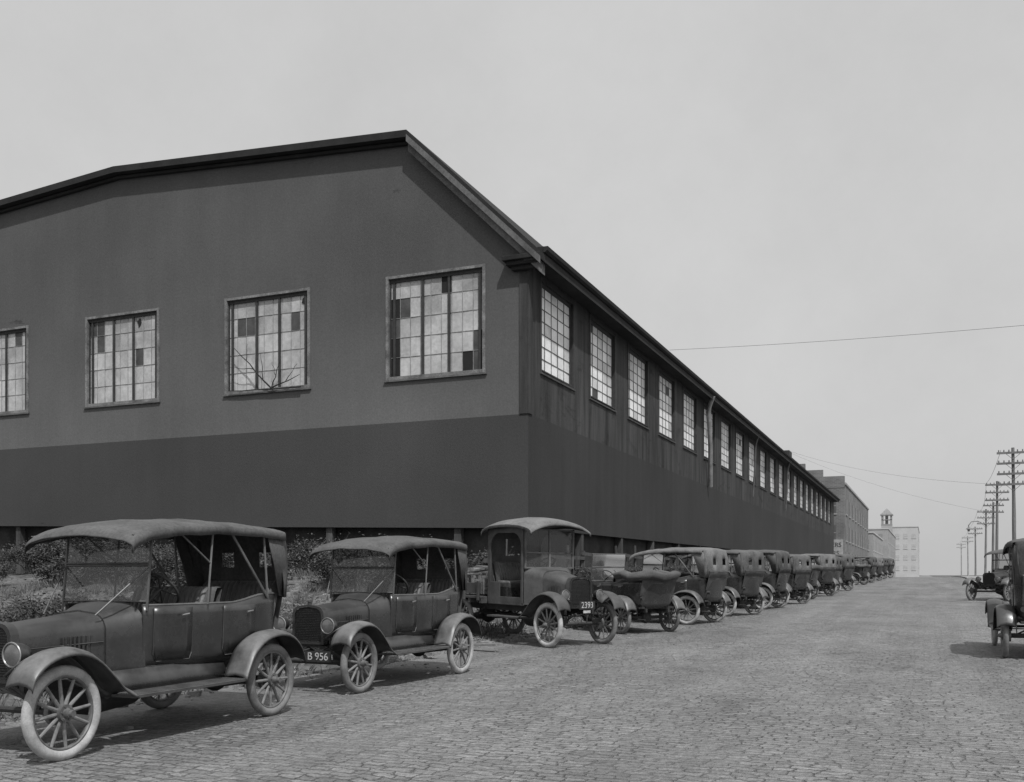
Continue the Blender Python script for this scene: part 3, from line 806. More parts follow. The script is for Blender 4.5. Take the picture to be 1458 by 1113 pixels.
for (lx, ly, h, w) in ((-.8, -.35, .42, .6), (.15, .1, .5, .6), (-.25, -.45, .36, .45), (-.9, .3, .6, .5), (.45, -.4, .34, .5)):
    m = MB()
    for k in range(4):
        z = .01+k*h/4
        m.box((-w/2, -w*.4, z), (w/2, w*.4, z+h/4-.012))
    for sx in (-1, 1):
        for sy in (-1, 1): m.box((sx*(w/2-.03)-.03, sy*(w*.4+.012)-.012, 0), (sx*(w/2-.03)+.03, sy*(w*.4+.012)+.012, h))
    o = m.obj('crate', 'wood_light', smooth=False)
    p = rear+tf*lx+tl*ly; o.location = (p.x, p.y, 1.07); o.rotation_euler[2] = math.atan2(tf.y, tf.x)+rc.uniform(-.4, .4)
    top(o, 'rough wooden slatted crate loaded on the truck bed', 'crate', 'crates on the truck')
for k in range(4):
    m = MB(); L_ = rc.uniform(1.6, 2.3); m.box((-L_/2, -.06, 0), (L_/2, .06, .04)); o = m.obj('loose_board', 'wood_light', smooth=False)
    p = rear+tf*(-.45)+tl*(-.6+.4*k); o.location = (p.x, p.y, 1.50+.05*k); o.rotation_euler = (rc.uniform(-.2, .2), rc.uniform(-.12, .12), math.atan2(tf.y, tf.x)+rc.uniform(-.3, .3))
    top(o, 'loose board lying over crates on the truck', 'board', 'boards on the truck')

# ------------------------------------------------------------------ factory
XB, YG, YE = -12.0, 29.8, 143.8
XW = -46.6; XM = -29.3
def roofz(x):
    t = min(abs(x-XM), 17.4)
    d_apex = 13.0
    if t < d_apex: return 17.25-.062*t
    return 16.44-(t-d_apex)*(16.44-11.95)/(17.3-d_apex)
fac = empty('factory_building', (0, 0, 0))
top(fac, 'long dark painted factory shed with many multi-pane windows', 'factory', kind=None)
ZL = 6.75; WZ0, WZ1 = 8.30, 11.76
gw = [(-13.58-6.92*k-3.66, -13.58-6.92*k) for k in range(5)]
m = MB()
xs_ = sorted(set([XB, XW, XM, XM-13, XM+13]+[v for w in gw for v in w]))
def quad(a, b, z0a, z0b, z1a, z1b, mi=0): m.add([(a, YG, z0a), (b, YG, z0b), (b, YG, z1b), (a, YG, z1a)], [(0,1,2,3)], mi)
for a, b in zip(xs_, xs_[1:]):
    mid = (a+b)/2; win = any(w[0] < mid < w[1] for w in gw)
    quad(a, b, ZL, ZL, WZ0, WZ0)
    if not win: quad(a, b, WZ0, WZ0, WZ1, WZ1)
    quad(a, b, WZ1, WZ1, roofz(a)-.05, roofz(b)-.05)
m.obj('gable_wall', 'wall_gable', fac, smooth=False, recalc=False)
m = MB()
def bz(x): return 3.02+(XB-x)*.022
m.add([(XW, YG-.012, bz(XW)), (XB+.012, YG-.012, bz(XB)), (XB+.012, YG-.012, ZL), (XW, YG-.012, ZL), (XW, YG+.02, ZL), (XB+.012, YG+.02, ZL)], [(0,1,2,3), (3,2,5,4)])
m.obj('gable_lower_wall', 'wall_low', fac, smooth=False, recalc=False)
SW0, SW1, STOP = 8.40, 11.46, 11.9
sw = [(30.98+5.25*k, 30.98+5.25*k+3.3) for k in range(21)]
ysd = sorted(set([YG, YE]+[v for w in sw for v in w]))
m = MB()
def q2(a, b, z0, z1): m.add([(XB, a, z0), (XB, b, z0), (XB, b, z1), (XB, a, z1)], [(0,1,2,3)])
for a, b in zip(ysd, ysd[1:]):
    win = any(w[0] < (a+b)/2 < w[1] for w in sw)
    q2(a, b, ZL, SW0)
    if not win: q2(a, b, SW0, SW1)
    q2(a, b, SW1, STOP)
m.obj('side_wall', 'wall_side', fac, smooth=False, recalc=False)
m = MB(); m.add([(XB+.012, YG-.012, 3.02), (XB+.012, YE, 3.6), (XB+.012, YE, ZL), (XB+.012, YG-.012, ZL), (XB-.02, YE, ZL), (XB-.02, YG-.012, ZL)], [(0,1,2,3), (3,2,4,5)])
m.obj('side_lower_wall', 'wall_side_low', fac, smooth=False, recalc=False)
m = MB(); m.box((XW, YE, 0), (XB, YE+.2, 11.9)); m.add([(XW, YG, 0), (XW, YE, 0), (XW, YE, 12), (XW, YG, 12)], [(0,1,2,3)])
m.obj('rear_wall', 'wall_side', fac, smooth=False)
m = MB(); m.box((XW+.4, YG+.5, -.5), (XB-.35, YE-.1, 4.0)); m.obj('foundation_wall', 'foundation', fac, smooth=False)
pm = MB(); pm.box((-.125, -.125, -.3), (.125, .125, 4.0)); po = pm.obj('foundation_post', 'wood_dark', fac, smooth=False); po.location = (XB-.14, YG+.32, 0)
for k in range(1, 12):
    o = po.copy(); COL.objects.link(o); o.parent = fac; o.location = (XB-.14, YG+.32+k*5.25, 0)
for k in range(7):
    o = po.copy(); COL.objects.link(o); o.parent = fac; o.location = (XB-2.6-k*5.1, YG+.22, 0)
prof = [(XB+.72, 11.75), (XB-4.3+.02, 16.60), (XM, 17.45), (XM-13.05, 16.60), (XW-.7, 11.75)]
m = MB(); up = [(x, z) for x, z in prof]; dn = [(x, z-.24) for x, z in prof]
ring = up+dn[::-1]
m.loft([[(x, yv, z) for x, z in ring] for yv in (YG-.42, YE+.3)], closed=True)
m.obj('roof', 'roof_dark', fac, smooth=False)
def board(m, p, q, y0, y1, h0, h1, mi=0):
    (x0, z0), (x1, z1) = p, q
    m.loft([[(x0, y0, z0-h0), (x0, y1, z0-h0), (x0, y1, z0-h1), (x0, y0, z0-h1)], [(x1, y0, z1-h0), (x1, y1, z1-h0), (x1, y1, z1-h1), (x1, y0, z1-h1)]], closed=True, mi=mi)
for nm, a, b, y0, y1, h0, h1, mt in (('rake_board', (XB+.60, 11.84), (XB-4.28, 16.58), YG-.30, YG-.01, .28, .66, 'rake'),
        ('verge_board', (XB+.60, 11.84), (XB-4.28, 16.58), YG-.445, YG-.425, .14, .38, 'rake'),
        ('rake_board', (XB-4.28, 16.58), (XM, 17.43), YG-.16, YG-.01, .26, .36, 'roof_dark'),
        ('rake_board', (XM, 17.43), (XM-13.05, 16.58), YG-.16, YG-.01, .26, .36, 'roof_dark')):
    m = MB(); board(m, a, b, y0, y1, h0, h1); m.obj(nm, mt, fac, smooth=False)
m = MB(); m.box((XB+.01, YG-.38, 11.62), (XB+.62, YE+.2, 11.74)); m.obj('soffit', 'roof_dark', fac, smooth=False)
m = MB(); m.box((XB+.46, YG-.40, 11.742), (XB+.70, YE+.2, 12.0)); m.obj('eave', 'roof_dark', fac, smooth=False)
m = MB(); m.loft([[(XB+.705, yv, 11.98), (XB+.86, yv, 11.98), (XB+.84, yv, 11.86), (XB+.76, yv, 11.80), (XB+.705, yv, 11.80)] for yv in (YG-.44, YE+.25)], closed=True)
m.obj('gutter', 'roof_dark', fac, smooth=False)
m = MB()
m.box((XB-.75, YG-.43, 11.70), (XB+.60, YG-.012, 11.86)); m.box((XB-.65, YG-.34, 11.56), (XB+.5, YG-.012, 11.702)); m.box((XB-.5, YG-.22, 11.42), (XB+.4, YG-.012, 11.562))
m.obj('cornice_return', 'roof_dark', fac, smooth=False, bevel=.02)
m = MB(); m.box((XB-.28, YG-.05, ZL+.01), (XB-.002, YG-.004, 11.4)); m.obj('corner_board', 'wall_side', fac, smooth=False)
m = MB(); m.box((XB+.003, YG-.05, ZL+.01), (XB+.05, YG+.30, 11.6)); m.obj('corner_board', 'wall_side', fac, smooth=False)

def window_mesh(w, h, cols, rows, rnd, heavy=3, dark_left=False, depth=.22, style=0, patches=()):
    fr = MB(); o_ = .065 if style == 0 else .10
    fr.box((-w/2-o_, -.04, -.08), (-w/2+.04, depth, h+o_)); fr.box((w/2-.04, -.04, -.08), (w/2+o_, depth, h+o_))
    fr.box((-w/2+.041, -.035, h-.03), (w/2-.041, depth, h+o_-.005))
    fr.box((-w/2+.041, -.02, -.07), (w/2-.041, depth, .04))
    inn = MB(); W = w-.08; H = h-.07; x0 = -W/2; z0 = .04
    hv = [i/heavy for i in range(heavy+1)]
    if style == 0: hv = [0, .05, .36, .64, .96, 1.0]
    for t in hv:
        x = x0+W*t; ww = .042 if style == 0 else .04
        inn.box((x-ww, .06, z0), (x+ww, .16, z0+H))
    inn.box((x0, .065, z0+H-.12), (x0+W, .155, z0+H))
    mw = .006 if style == 0 else .013
    for i in range(cols+1):
        x = x0+W*i/cols; inn.box((x-mw, .10, z0), (x+mw, .135, z0+H), 1)
    for j in range(rows+1):
        z = z0+H*j/rows; inn.box((x0, .102, z-mw), (x0+W, .133, z+mw), 1)
    pn = MB()
    for i in range(cols):
        for j in range(rows):
            xa, xb = x0+W*i/cols, x0+W*(i+1)/cols; za, zb = z0+H*j/rows, z0+H*(j+1)/rows
            r = rnd.random()
            mi = 0 if r < .5 else (1 if r < .85 else 2)
            if style == 0 and j >= rows-2: mi = 1 if r < .55 else 2  # top rows take darker panes: painted shade from frame and eave
            if style == 0 and j < rows*.45: mi = 0 if r < .85 else 1
            if (i, j) in patches: mi = patches[(i, j)]
            if dark_left and i == 0 and j < rows-1: mi = 3 if rnd.random() < .7 else 4
            t = rnd.uniform(-.006, .006)
            pn.add([(xa, .12+t, za), (xb, .12-t, za), (xb, .12-t, zb), (xa, .12+t, zb)], [(0,1,2,3)], mi)
            if style == 0 and mi < 3 and rnd.random() < .02:
                cx, cz = (xa+xb)/2, (za+zb)/2; n = 9
                pts = [(cx+rnd.uniform(.06, .15)*math.cos(a), .098, cz+rnd.uniform(.10, .28)*math.sin(a)) for a in [2*math.pi*k/n for k in range(n)]]
                pn.add(pts, [tuple(range(n))], 3)
    return fr, inn, pn
def add_window(loc, rotz, w, h, cols, rows, seed, mats, data=None, frame='frame', muntin='muntin', sill='sill', **kw):
    if data is None:
        fr, inn, pn = window_mesh(w, h, cols, rows, random.Random(seed), **kw)
        o = inn.obj('window', ['frame_dark', muntin], fac, smooth=False)
        f = fr.obj('frame', frame, o, smooth=False)
        p = pn.obj('panes', mats, o, smooth=False, recalc=False)
        s = MB(); s.box((-w/2-.12, -.08, -.14), (w/2+.12, .0, -.082)); s = s.obj('sill', sill, o, smooth=False)
    else:
        o = bpy.data.objects.new('window', data[0]); COL.objects.link(o); o.parent = fac
        for nm, me in zip(('frame', 'panes', 'sill'), data[1:]):
            k = bpy.data.objects.new(nm, me); COL.objects.link(k); k.parent = o
    o.location = loc; o.rotation_euler[2] = rotz
    return o
gm = ['g0', 'g1', 'g2', 'g3', 'g4']; sm = ['s0', 's1', 's2', 'g3', 'g4']
pat = [{(8, 0): 4, (7, 0): 3, (8, 1): 4, (1, 3): 4, (5, 4): 3}, {(1, 3): 4, (2, 3): 4, (7, 3): 4}, {(0, 4): 4, (1, 4): 4, (0, 3): 2, (6, 2): 4, (1, 3): 4}, {(3, 2): 4, (7, 4): 4}, {(2, 2): 4}]
for k, (a, b) in enumerate(gw):
    add_window(((a+b)/2, YG, WZ0), 0, b-a, WZ1-WZ0, 9, 5, 20+k, gm, dark_left=(k == 0), patches=pat[k])
variants = []
for k, (a, b) in enumerate(sw):
    loc = (XB-.02, (a+b)/2, SW0)
    if k < 6:
        o = add_window(loc, R(90), b-a, SW1-SW0, 5, 7, 50+k, sm, frame='frame_dark', muntin='muntin_dark', sill='sill_dark', style=1, heavy=1, depth=.3, patches=({(0, 6): 4, (1, 0): 4} if k == 1 else {(3, 5): 4} if k == 3 else {}))
        ch = {c.name.split('.')[0]: c for c in o.children}
        variants.append((o.data, ch['frame'].data, ch['panes'].data, ch['sill'].data))
    else:
        add_window(loc, R(90), 0, 0, 0, 0, 0, None, data=variants[k % 5+1])
for (yv, zb, lean, rr0, pmt) in ((56.6, 6.7, 1.6, .13, 'pipe'), (73.4, 7.2, .1, .07, 'pipe_dark'), (91.5, 7.3, .15, .07, 'pipe_dark')):
    m = MB(); m.tube([(XB+.7, yv-.1, 11.75), (XB+.5, yv, 11.3), (XB+.4, yv+.1, 10.9), (XB+.35, yv+lean*.5, 9), (XB+.2, yv+lean, zb)], rr0, 8)
    m.obj('drain_pipe', pmt, fac)
m = MB(); m.box((-15.6, 119, 15.2), (-14.9, 121.5, 16.1)); m.obj('roof_vent', 'wall_side', fac, smooth=False)

# dead sticks caught on the sill of one gable window
m = MB(); zz0 = WZ0-.05; bx = (gw[1][0]+gw[1][1])/2
def stick(p, q, r0, r1, n=5):
    p = Vector(p); q = Vector(q); pts = [p.lerp(q, k/n)+Vector((rs_.uniform(-.03, .03), 0, rs_.uniform(-.03, .03)))*(0 < k < n) for k in range(n+1)]
    m.tube(pts, [r0+(r1-r0)*k/n for k in range(n+1)], 5)
rs_ = random.Random(4); Yq = YG-.16
stick((bx+.35, Yq, zz0+.02), (bx-1.35, Yq, zz0+1.65), .035, .012)
stick((bx-.05, Yq, zz0+.42), (bx-.15, Yq, zz0+1.35), .02, .006)
stick((bx-.45, Yq, zz0+.80), (bx-1.55, Yq, zz0+.95), .018, .006)
stick((bx-.8, Yq, zz0+1.13), (bx-.75, Yq, zz0+1.75), .015, .005)
stick((bx+.30, Yq, zz0+.05), (bx+1.55, Yq, zz0+.45), .03, .01)
stick((bx+.32, Yq, zz0+.03), (bx+.75, Yq, zz0+1.15), .022, .007)
stick((bx+.5, Yq, zz0+.5), (bx+.35, Yq, zz0+1.0), .012, .005)
stick((bx+.95, Yq, zz0+.26), (bx+1.45, Yq, zz0+.85), .015, .005)
stick((bx+1.6, Yq, zz0+.0), (bx-1.6, Yq, zz0+.08), .03, .015)
top(m.obj('broken_branch', 'bare_branch'), 'bare broken tree branch caught on a factory window sill', 'branch')

# ------------------------------------------------------------------ vegetation
def bush_mesh(seed, rx, rz, n):
    rnd = random.Random(seed); blobs = []
    for k in range(12):
        a = rnd.uniform(0, 6.28); rr = rnd.uniform(0, rx*.9)
        blobs.append((Vector((rr*math.cos(a), rr*math.sin(a), rnd.uniform(.15, .80)*rz)), rnd.uniform(.18, .42)*rx))
    lv = MB()
    for i in range(n):
        c, r = rnd.choice(blobs)
        d = Vector((rnd.gauss(0, 1), rnd.gauss(0, 1), rnd.gauss(0, 1))).normalized()
        p = c+d*r*rnd.uniform(.4, 1.2)
        if rnd.random() < .2: p += d*rnd.uniform(.1, .4)
        if p.z < .02: p.z = rnd.uniform(.02, .5)
        s = rnd.uniform(.02, .06)
        u = Vector((rnd.gauss(0, 1), rnd.gauss(0, 1), rnd.gauss(0, .6))).normalized()
        w = u.cross(Vector((rnd.gauss(0, 1), rnd.gauss(0, 1), rnd.gauss(0, 1)))).normalized()
        lv.add([p-u*s*1.3, p+w*s*.6, p+u*s*1.3, p-w*s*.6], [(0,1,2,3)])
    st = MB()
    for c, r in blobs:
        st.tube([(c.x*.15, c.y*.15, -.2), (c.x*.5, c.y*.5, c.z*.5), tuple(c), (c.x*1.1, c.y*1.1, c.z+r)], [.03, .022, .015, .005], 5)
        for q in range(8):
            d = Vector((rnd.gauss(0, 1), rnd.gauss(0, 1), abs(rnd.gauss(0, .6))+.1)).normalized()
            st.tube([tuple(c-d*.1), tuple(c+d*r*.9), tuple(c+d*r*1.5+Vector((0, 0, rnd.uniform(-.1, .15))))], [.012, .008, .003], 4)
    a = lv.obj('foliage', 'leaf', smooth=False, recalc=False); b = st.obj('stems', 'stem')
    return a, b
bm_ = []
for sd, rx_, rz_, nl in ((1, 1.3, 2.0, 8000), (2, 1.5, 2.1, 8500), (3, 1.2, 1.7, 3500), (4, 1.6, 2.0, 6000), (5, 1.4, 1.9, 1500)):
    a, b = bush_mesh(sd, rx_, rz_, nl); bm_.append((a.data, b.data)); bpy.data.objects.remove(a); bpy.data.objects.remove(b)
def bush(x, y, s, k):
    e = bpy.data.objects.new('bush', bm_[k][1]); COL.objects.link(e)
    f = bpy.data.objects.new('foliage', bm_[k][0]); COL.objects.link(f); f.parent = e
    e.location = (x, y, zg(x, y)-.05); e.rotation_euler[2] = random.uniform(0, 6.28); e.scale = (s*1.2, s*1.2, s)
    top(e, 'sparse scrubby bush with bare stems' if k in (2, 4) else 'scrubby leafy bush growing below the factory wall', 'bush', 'bushes below the factory wall')
i = 0
for k in range(16):
    bush(-12.6-k*1.5+random.uniform(-.4, .4), 27.5+random.uniform(-.8, .6), random.uniform(.55, .68), (0, 3, 1, 0, 3, 2, 1)[i % 7]); i += 1
for k in range(11):
    bush(-12.4-k*1.7+random.uniform(-.5, .5), 23.0+random.uniform(-1.3, 1.0), random.uniform(.55, .72), (0, 3, 1, 2)[i % 4]); i += 1
for k in range(7):
    bush(-11.5-k*1.8+random.uniform(-.5, .5), 17.6+random.uniform(-.8, .8)-k*.4, random.uniform(.5, .68), (3, 0, 2, 4)[i % 4]); i += 1
for (x, y, s) in ((-11.0, 30.5, .55), (-11.2, 33.0, .5), (-11.1, 36.5, .6), (-11.2, 40.5, .5), (-10.9, 24.8, .55), (-11.3, 46, .55), (-11.2, 52, .5)):
    bush(x, y, s, i % 5); i += 1
m = MB(); rg = random.Random(5)
for k in range(9000):
    x = rg.uniform(-26, -9.0) if rg.random() < .6 else rg.uniform(-11.6, -8.5); y = rg.uniform(9, 30) if x < -12 else rg.uniform(3, 70)
    if mnoise.noise(Vector((x*.7, y*.7, 9))) < -.15: continue
    z = zg(x, y)-.02
    for b in range(5):
        a = rg.uniform(0, 6.28); h = rg.uniform(.06, .34)*(.6 if x > -9.2 else 1); w = .008; ax, ay = math.cos(a), math.sin(a); l = rg.uniform(.03, .16)
        ox, oy = rg.uniform(-.05, .05), rg.uniform(-.05, .05)
        m.add([(x+ox-ay*w, y+oy+ax*w, z), (x+ox+ay*w, y+oy-ax*w, z), (x+ox+ax*l*.5, y+oy+ay*l*.5, z+h*.7), (x+ox+ax*l, y+oy+ay*l, z+h)], [(0,1,2), (0,2,3)])
top(m.obj('grass', 'grass', smooth=False, recalc=False), 'dry grass and weeds on the rough verge', 'grass', kind='stuff')
m = MB(); rr_ = random.Random(8)
for k in range(5000):
    q = rr_.random()
    if q < .5: x = -8.3-abs(rr_.gauss(0, 1.0)); y = rr_.uniform(3, 50) if q > .25 else rr_.uniform(14, 24)
    elif q < .65: x = rr_.uniform(-8.8, -4.5); y = rr_.uniform(3, 40)
    else: x = rr_.uniform(-24, -9); y = rr_.uniform(13, 29)
    s = rr_.uniform(.012, .05)*(2.2 if rr_.random() < .12 else 1)*(1.5 if q > .65 else 1)
    if x > -8.3: s *= .45
    z = max(zg(x, y), zs(y) if x > XL else -9)
    vs = [Vector((rr_.uniform(.6, 1)*sx*s, rr_.uniform(.6, 1)*sy*s, rr_.uniform(.3, .8)*sz*s))+Vector((x, y, z+.2*s)) for sx, sy, sz in ((-1,-1,-1),(1,-1,-1),(1,1,-1),(-1,1,-1),(-1,-1,1),(1,-1,1),(1,1,1),(-1,1,1))]
    m.add(vs, [(0,3,2,1),(4,5,6,7),(0,1,5,4),(1,2,6,5),(2,3,7,6),(3,0,4,7)])
top(m.obj('rubble', 'dirt_clod', smooth=False, recalc=False), 'loose stones and clods along the road edge', 'rubble', kind='stuff')
for k in range(26):
    if k < 8: x, y = -9.3+rr_.uniform(-.9, .9), 16.6+rr_.uniform(-1.0, 1.4)
    elif k < 13: x, y = -10.6+rr_.uniform(-.4, .4), 29.5+rr_.uniform(-4, 8)
    else: x, y = rr_.uniform(-17, -10.5), rr_.uniform(17, 25)
    L_ = rr_.uniform(1.2, 2.8); m = MB(); m.box((-L_/2, -.09, 0), (L_/2, .09, .04))
    o = m.obj('plank', 'wood_light', smooth=False); o.location = (x, y, zg(x, y)+.08+.04*(k % 3)); o.rotation_euler = (rr_.uniform(-.1, .1), rr_.uniform(-.2, .2), rr_.uniform(0, 3.1))
    top(o, 'loose weathered plank lying on the rough ground', 'plank', 'planks on the verge')
for seg in range(7):
    y0 = 25.0+seg*4.2; x = -11.35
    e = MB()
    for k in range(4):
        yy = y0+k*1.35; zb = zg(x, yy)-.2; h = rr_.uniform(1.3, 2.0)
        e.cyl((x, yy, zb), (x+rr_.uniform(-.06, .06), yy+rr_.uniform(-.06, .06), zb+h), .07, .05, 7)
    for z in (.75, 1.25):
        zb = zg(x, y0); e.box((x+.04, y0-.2, zb+z), (x+.10, y0+4.2, zb+z+.12), rot=Matrix.Rotation(rr_.uniform(-.03, .03), 3, 'X'))
    o = e.obj('timber_fence', 'wood_dark')
    top(o, 'rough timber post and rail fence beside the factory', 'fence', 'timber fence sections')

# ------------------------------------------------------------------ distant buildings
def block(name, x0, x1, y0, y1, z1, wall, glass, label, floors=3, bays=6, fl0=2.0, fh=3.6, steps=None, wz=(1.4, 2.2), cat='building', front_bays=3, zb=-1, trim='parapet'):
    e = empty(name); top(e, label, cat)
    m = MB(); m.box((x0, y0, zb), (x1, y1, z1)); m.obj('wall', wall, e, smooth=False)
    if steps:
        for (xa, xb, zt) in steps:
            m = MB(); m.box((xa, y0-.05, z1-.5), (xb, y0+.5, zt)); m.obj('stepped_parapet', wall, e, smooth=False)
    m = MB(); m.box((x0-.15, y0-.15, z1), (x1+.15, y1+.15, z1+.3)) if not steps else m.box((x1-.3, y0+.55, z1), (x1+.15, y1+.15, z1+.3))
    m.obj('parapet', trim, e, smooth=False)
    wm = None
    def win(loc, rz):
        nonlocal wm
        if wm is None:
            q = MB(); w, h = wz; q.box((-w/2, -.06, 0), (w/2, .02, h)); a = q.obj('window', glass, e, smooth=False)
            f = MB(); f.box((-w/2-.1, -.12, -.18), (w/2+.1, -.0, .01)); f.box((-.04, -.09, 0), (.04, -.062, h)); f.box((-w/2, -.092, h*.5-.04), (w/2, -.063, h*.5+.04))
            b = f.obj('frame', trim, a, smooth=False); wm = (a.data, b.data)
        else:
            a = bpy.data.objects.new('window', wm[0]); COL.objects.link(a); a.parent = e
            b = bpy.data.objects.new('frame', wm[1]); COL.objects.link(b); b.parent = a
        a.location = loc; a.rotation_euler[2] = rz
    for f in range(floors):
        z = fl0+fh*f
        for k in range(bays): win((x1, y0+(y1-y0)*(k+.5)/bays, z), R(90))
        for k in range(front_bays): win((x0+(x1-x0)*(k+.5)/front_bays, y0, z), 0)
    return e
b1 = block('brick_building', -26, -11, 150, 212, 14.6, 'brick', 'far_glass', 'three storey brick warehouse with stepped parapet beyond the factory', 3, 9, 2.6, 3.9, steps=[(-26, -16.5, 17.8), (-16.5, -14, 16.8), (-14, -11, 15.8)], wz=(2.6, 2.2), front_bays=3)
m = MB(); m.box((-13.6, 149.80, 3.9), (-11.2, 149.93, 6.6)); sg = m.obj('sign_board', 'sign_grey', b1, smooth=False)
text_mesh('KERS', .9, 'sign_lettering', 'plate_dark', sg, (-12.4, 149.78, 5.8), (R(90), 0, 0), .01)
text_mesh('ERS', .85, 'sign_lettering', 'plate_dark', sg, (-12.4, 149.78, 4.6), (R(90), 0, 0), .01)
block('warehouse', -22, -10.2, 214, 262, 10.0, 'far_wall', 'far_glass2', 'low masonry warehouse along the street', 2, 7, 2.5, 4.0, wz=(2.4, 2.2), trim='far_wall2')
b3 = block('warehouse', -24, -9.1, 266, 330, 13.0, 'far_wall', 'far_glass2', 'haze-tinted warehouse carrying a rooftop tower', 3, 7, 2.6, 3.6, wz=(2.4, 2.0), trim='far_wall2')
block('warehouse', -14, -3.0, 380, 440, 18.5, 'far_wall2', 'far_glass3', 'block with haze-tinted walls at the end of the street', 4, 6, 3.2, 3.8, wz=(1.3, 1.6), front_bays=4, trim='far_wall2')
e = empty('roof_tower', (-10.6, 300, 13.3)); top(e, 'square open rooftop tower with pointed cap', 'tower'); e.scale = (.78, .78, 1.02)
m = MB(); m.box((-1.9, -1.9, 0), (1.9, 1.9, 2.0)); m.obj('tower_base', 'far_wall', e, smooth=False)
m = MB()
for sx in (-1, 1):
    for sy in (-1, 1): m.box((sx*1.5-.3, sy*1.5-.3, 1.9), (sx*1.5+.3, sy*1.5+.3, 5.0))
m.box((-1.9, -1.9, 2.0), (1.9, 1.9, 2.5)); m.box((-1.8, -1.8, 3.6), (1.8, 1.8, 3.8)); m.box((-.5, -.5, 1.9), (.5, .5, 4.9)); m.box((-2.2, -2.2, 4.9), (2.2, 2.2, 5.2)); m.obj('tower_frame', 'far_glass2', e, smooth=False)
m = MB(); m.loft([[(-2.1, -2.1, 5.2), (2.1, -2.1, 5.2), (2.1, 2.1, 5.2), (-2.1, 2.1, 5.2)], [(-.12, -.12, 6.9), (.12, -.12, 6.9), (.12, .12, 6.9), (-.12, .12, 6.9)]], closed=True); m.obj('tower_roof', 'far_glass2', e, smooth=False)

# ------------------------------------------------------------------ utility poles and wires
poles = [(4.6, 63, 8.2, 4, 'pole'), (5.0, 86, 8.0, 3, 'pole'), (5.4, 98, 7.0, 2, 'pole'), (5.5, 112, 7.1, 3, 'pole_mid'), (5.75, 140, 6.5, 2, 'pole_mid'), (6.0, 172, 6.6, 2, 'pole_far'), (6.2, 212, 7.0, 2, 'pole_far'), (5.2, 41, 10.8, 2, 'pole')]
tops = []
for (x, y, h, na, mt) in poles:
    z = zs(y)
    m = MB(); m.tube([(0, 0, -.4), (.02, 0, h*.5), (0, 0, h)], [.14, .11, .085], 9)
    o = m.obj('utility_pole', mt); o.location = (x, y, z)
    o.rotation_euler = (random.uniform(-.012, .012), random.uniform(-.015, .015), random.uniform(-.1, .1))
    top(o, 'tall wooden utility pole with crossarms and insulators', 'utility pole', 'utility poles along the street')
    for k in range(na):
        m = MB(); zz = h-.3-k*.6; m.box((-.85, -.18, zz-.06), (.85, -.10, zz+.06))
        for xx in (-.75, -.48, -.22, .22, .48, .75): m.cyl((xx, -.14, zz+.04), (xx, -.14, zz+.18), .04, .03, 6)
        m.cyl((-.4, -.12, zz-.02), (0, -.08, zz-.38), .013, .013, 5); m.cyl((.4, -.12, zz-.02), (0, -.08, zz-.38), .013, .013, 5)
        m.obj('crossarm', mt, o, smooth=False)
    tops.append((x, y, z+h-.12))
lamp = MB(); lamp.tube([(5.5, 111.9, 6.6), (4.8, 111.9, 7.0), (4.2, 111.9, 6.95), (3.95, 111.9, 6.6)], .045, 6)
lamp.cyl((3.95, 111.9, 6.65), (3.95, 111.9, 6.35), .05, .06, 8); lamp.cyl((3.95, 111.9, 6.37), (3.95, 111.9, 6.18), .10, .3, 14); lamp.cyl((3.95, 111.9, 6.2), (3.95, 111.9, 5.95), .15, .09, 12)
top(lamp.obj('street_lamp', 'pole_mid'), 'bracket street lamp hanging out over the road', 'street lamp')
def wire(a, b, sag, r=.012):
    m = MB(); a = Vector(a); b = Vector(b)
    m.tube([tuple(a.lerp(b, t)-Vector((0, 0, sag*4*t*(1-t)))) for t in frange(0, 1, 16)], r, 4)
    top(m.obj('overhead_wire', 'wire'), 'thin overhead wire strung across the street', 'wire', 'overhead wires')
wire((XB+.8, 45.7, 12.1), (5.2, 41, 10.75), .10, .009)
srt = [t for t in tops if t[0] > 0 and t[1] > 50]
for a, b in zip(srt, srt[1:]): wire((a[0]-.7, a[1], a[2]), (b[0]-.7, b[1], b[2]), .3, .011)
wire((-15.0, 120, 16.1), (5.0, 86, 8.6), .7, .010)
wire((-15.0, 121, 16.0), (5.5, 112, 8.0), .7, .010)

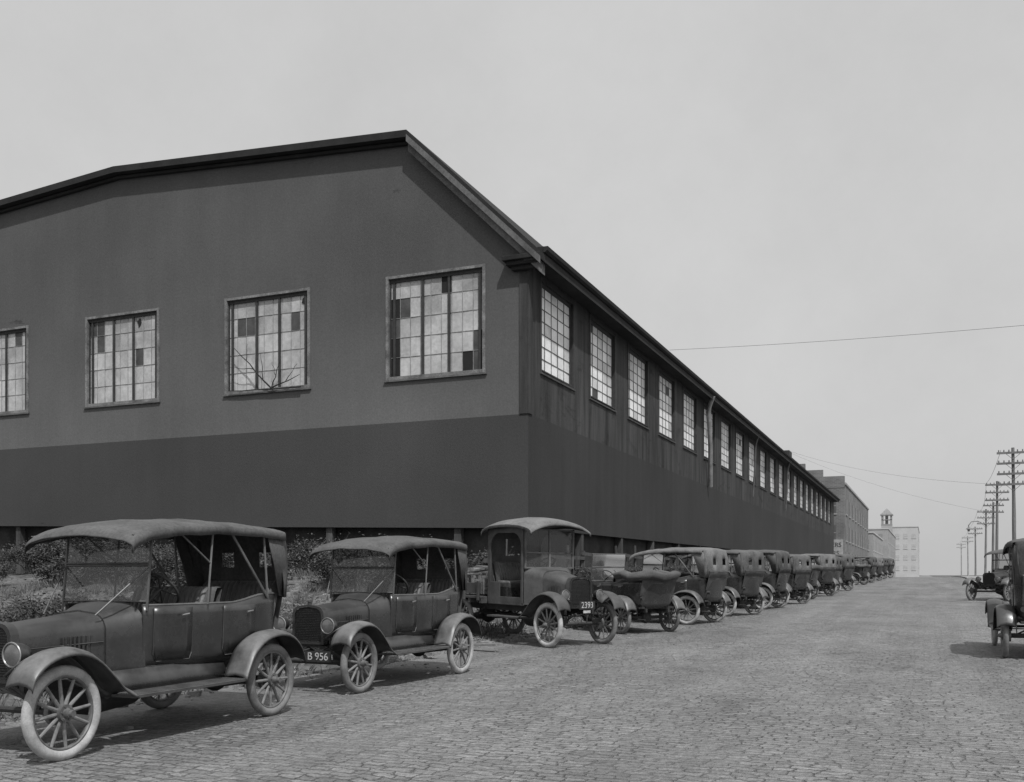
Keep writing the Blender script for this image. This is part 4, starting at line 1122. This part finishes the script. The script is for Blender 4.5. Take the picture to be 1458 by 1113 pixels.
# ------------------------------------------------------------------ world, sun, camera
w = bpy.data.worlds.new('World'); scene.world = w; w.use_nodes = True
nt = w.node_tree; nt.nodes.clear(); L = nt.links
V = Vector((.36, -.42, .78)).normalized()
sky = nt.nodes.new('ShaderNodeTexSky'); sky.sky_type = 'NISHITA'; sky.sun_disc = False
sky.sun_elevation = math.asin(V.z); sky.sun_rotation = math.atan2(V.x, V.y); sky.dust_density = 5; sky.air_density = 1.5
bw = nt.nodes.new('ShaderNodeRGBToBW'); L.new(sky.outputs[0], bw.inputs[0])
tc = nt.nodes.new('ShaderNodeTexCoord')
nz = nt.nodes.new('ShaderNodeTexNoise'); nz.inputs['Scale'].default_value = 2.2; nz.inputs['Detail'].default_value = 10; nz.inputs['Roughness'].default_value = .68
L.new(tc.outputs['Generated'], nz.inputs['Vector'])
mr = nt.nodes.new('ShaderNodeMapRange'); mr.inputs[1].default_value = .3; mr.inputs[2].default_value = .7; mr.inputs[3].default_value = .93; mr.inputs[4].default_value = 1.07
L.new(nz.outputs[0], mr.inputs[0])
mx = nt.nodes.new('ShaderNodeMix'); mx.data_type = 'FLOAT'; mx.inputs[0].default_value = .68
L.new(bw.outputs[0], mx.inputs[2]); mx.inputs[3].default_value = 7.2
mu = nt.nodes.new('ShaderNodeMath'); mu.operation = 'MULTIPLY'; L.new(mx.outputs[0], mu.inputs[0]); L.new(mr.outputs[0], mu.inputs[1])
bg = nt.nodes.new('ShaderNodeBackground'); bg.inputs[1].default_value = .104
L.new(mu.outputs[0], bg.inputs[0]); wo = nt.nodes.new('ShaderNodeOutputWorld'); L.new(bg.outputs[0], wo.inputs[0])
sl = bpy.data.lights.new('sun', 'SUN'); sl.energy = 3.3; sl.angle = R(1.0); sl.color = (1, 1, 1)
so = bpy.data.objects.new('sun', sl); COL.objects.link(so); so.rotation_euler = V.to_track_quat('Z', 'Y').to_euler(); so.location = (10, -20, 40)
cam = bpy.data.cameras.new('camera'); co = bpy.data.objects.new('camera', cam); COL.objects.link(co)
co.location = (0, 0, 1.5); co.rotation_euler = (R(90), 0, R(22.86))
cam.sensor_width = 36; cam.lens = 36*1402/1458; cam.shift_y = 261.5/1458; cam.clip_end = 6000; cam.clip_start = .1
scene.camera = co
scene.view_settings.view_transform = 'Standard'; scene.view_settings.look = 'None'; scene.view_settings.exposure = 0
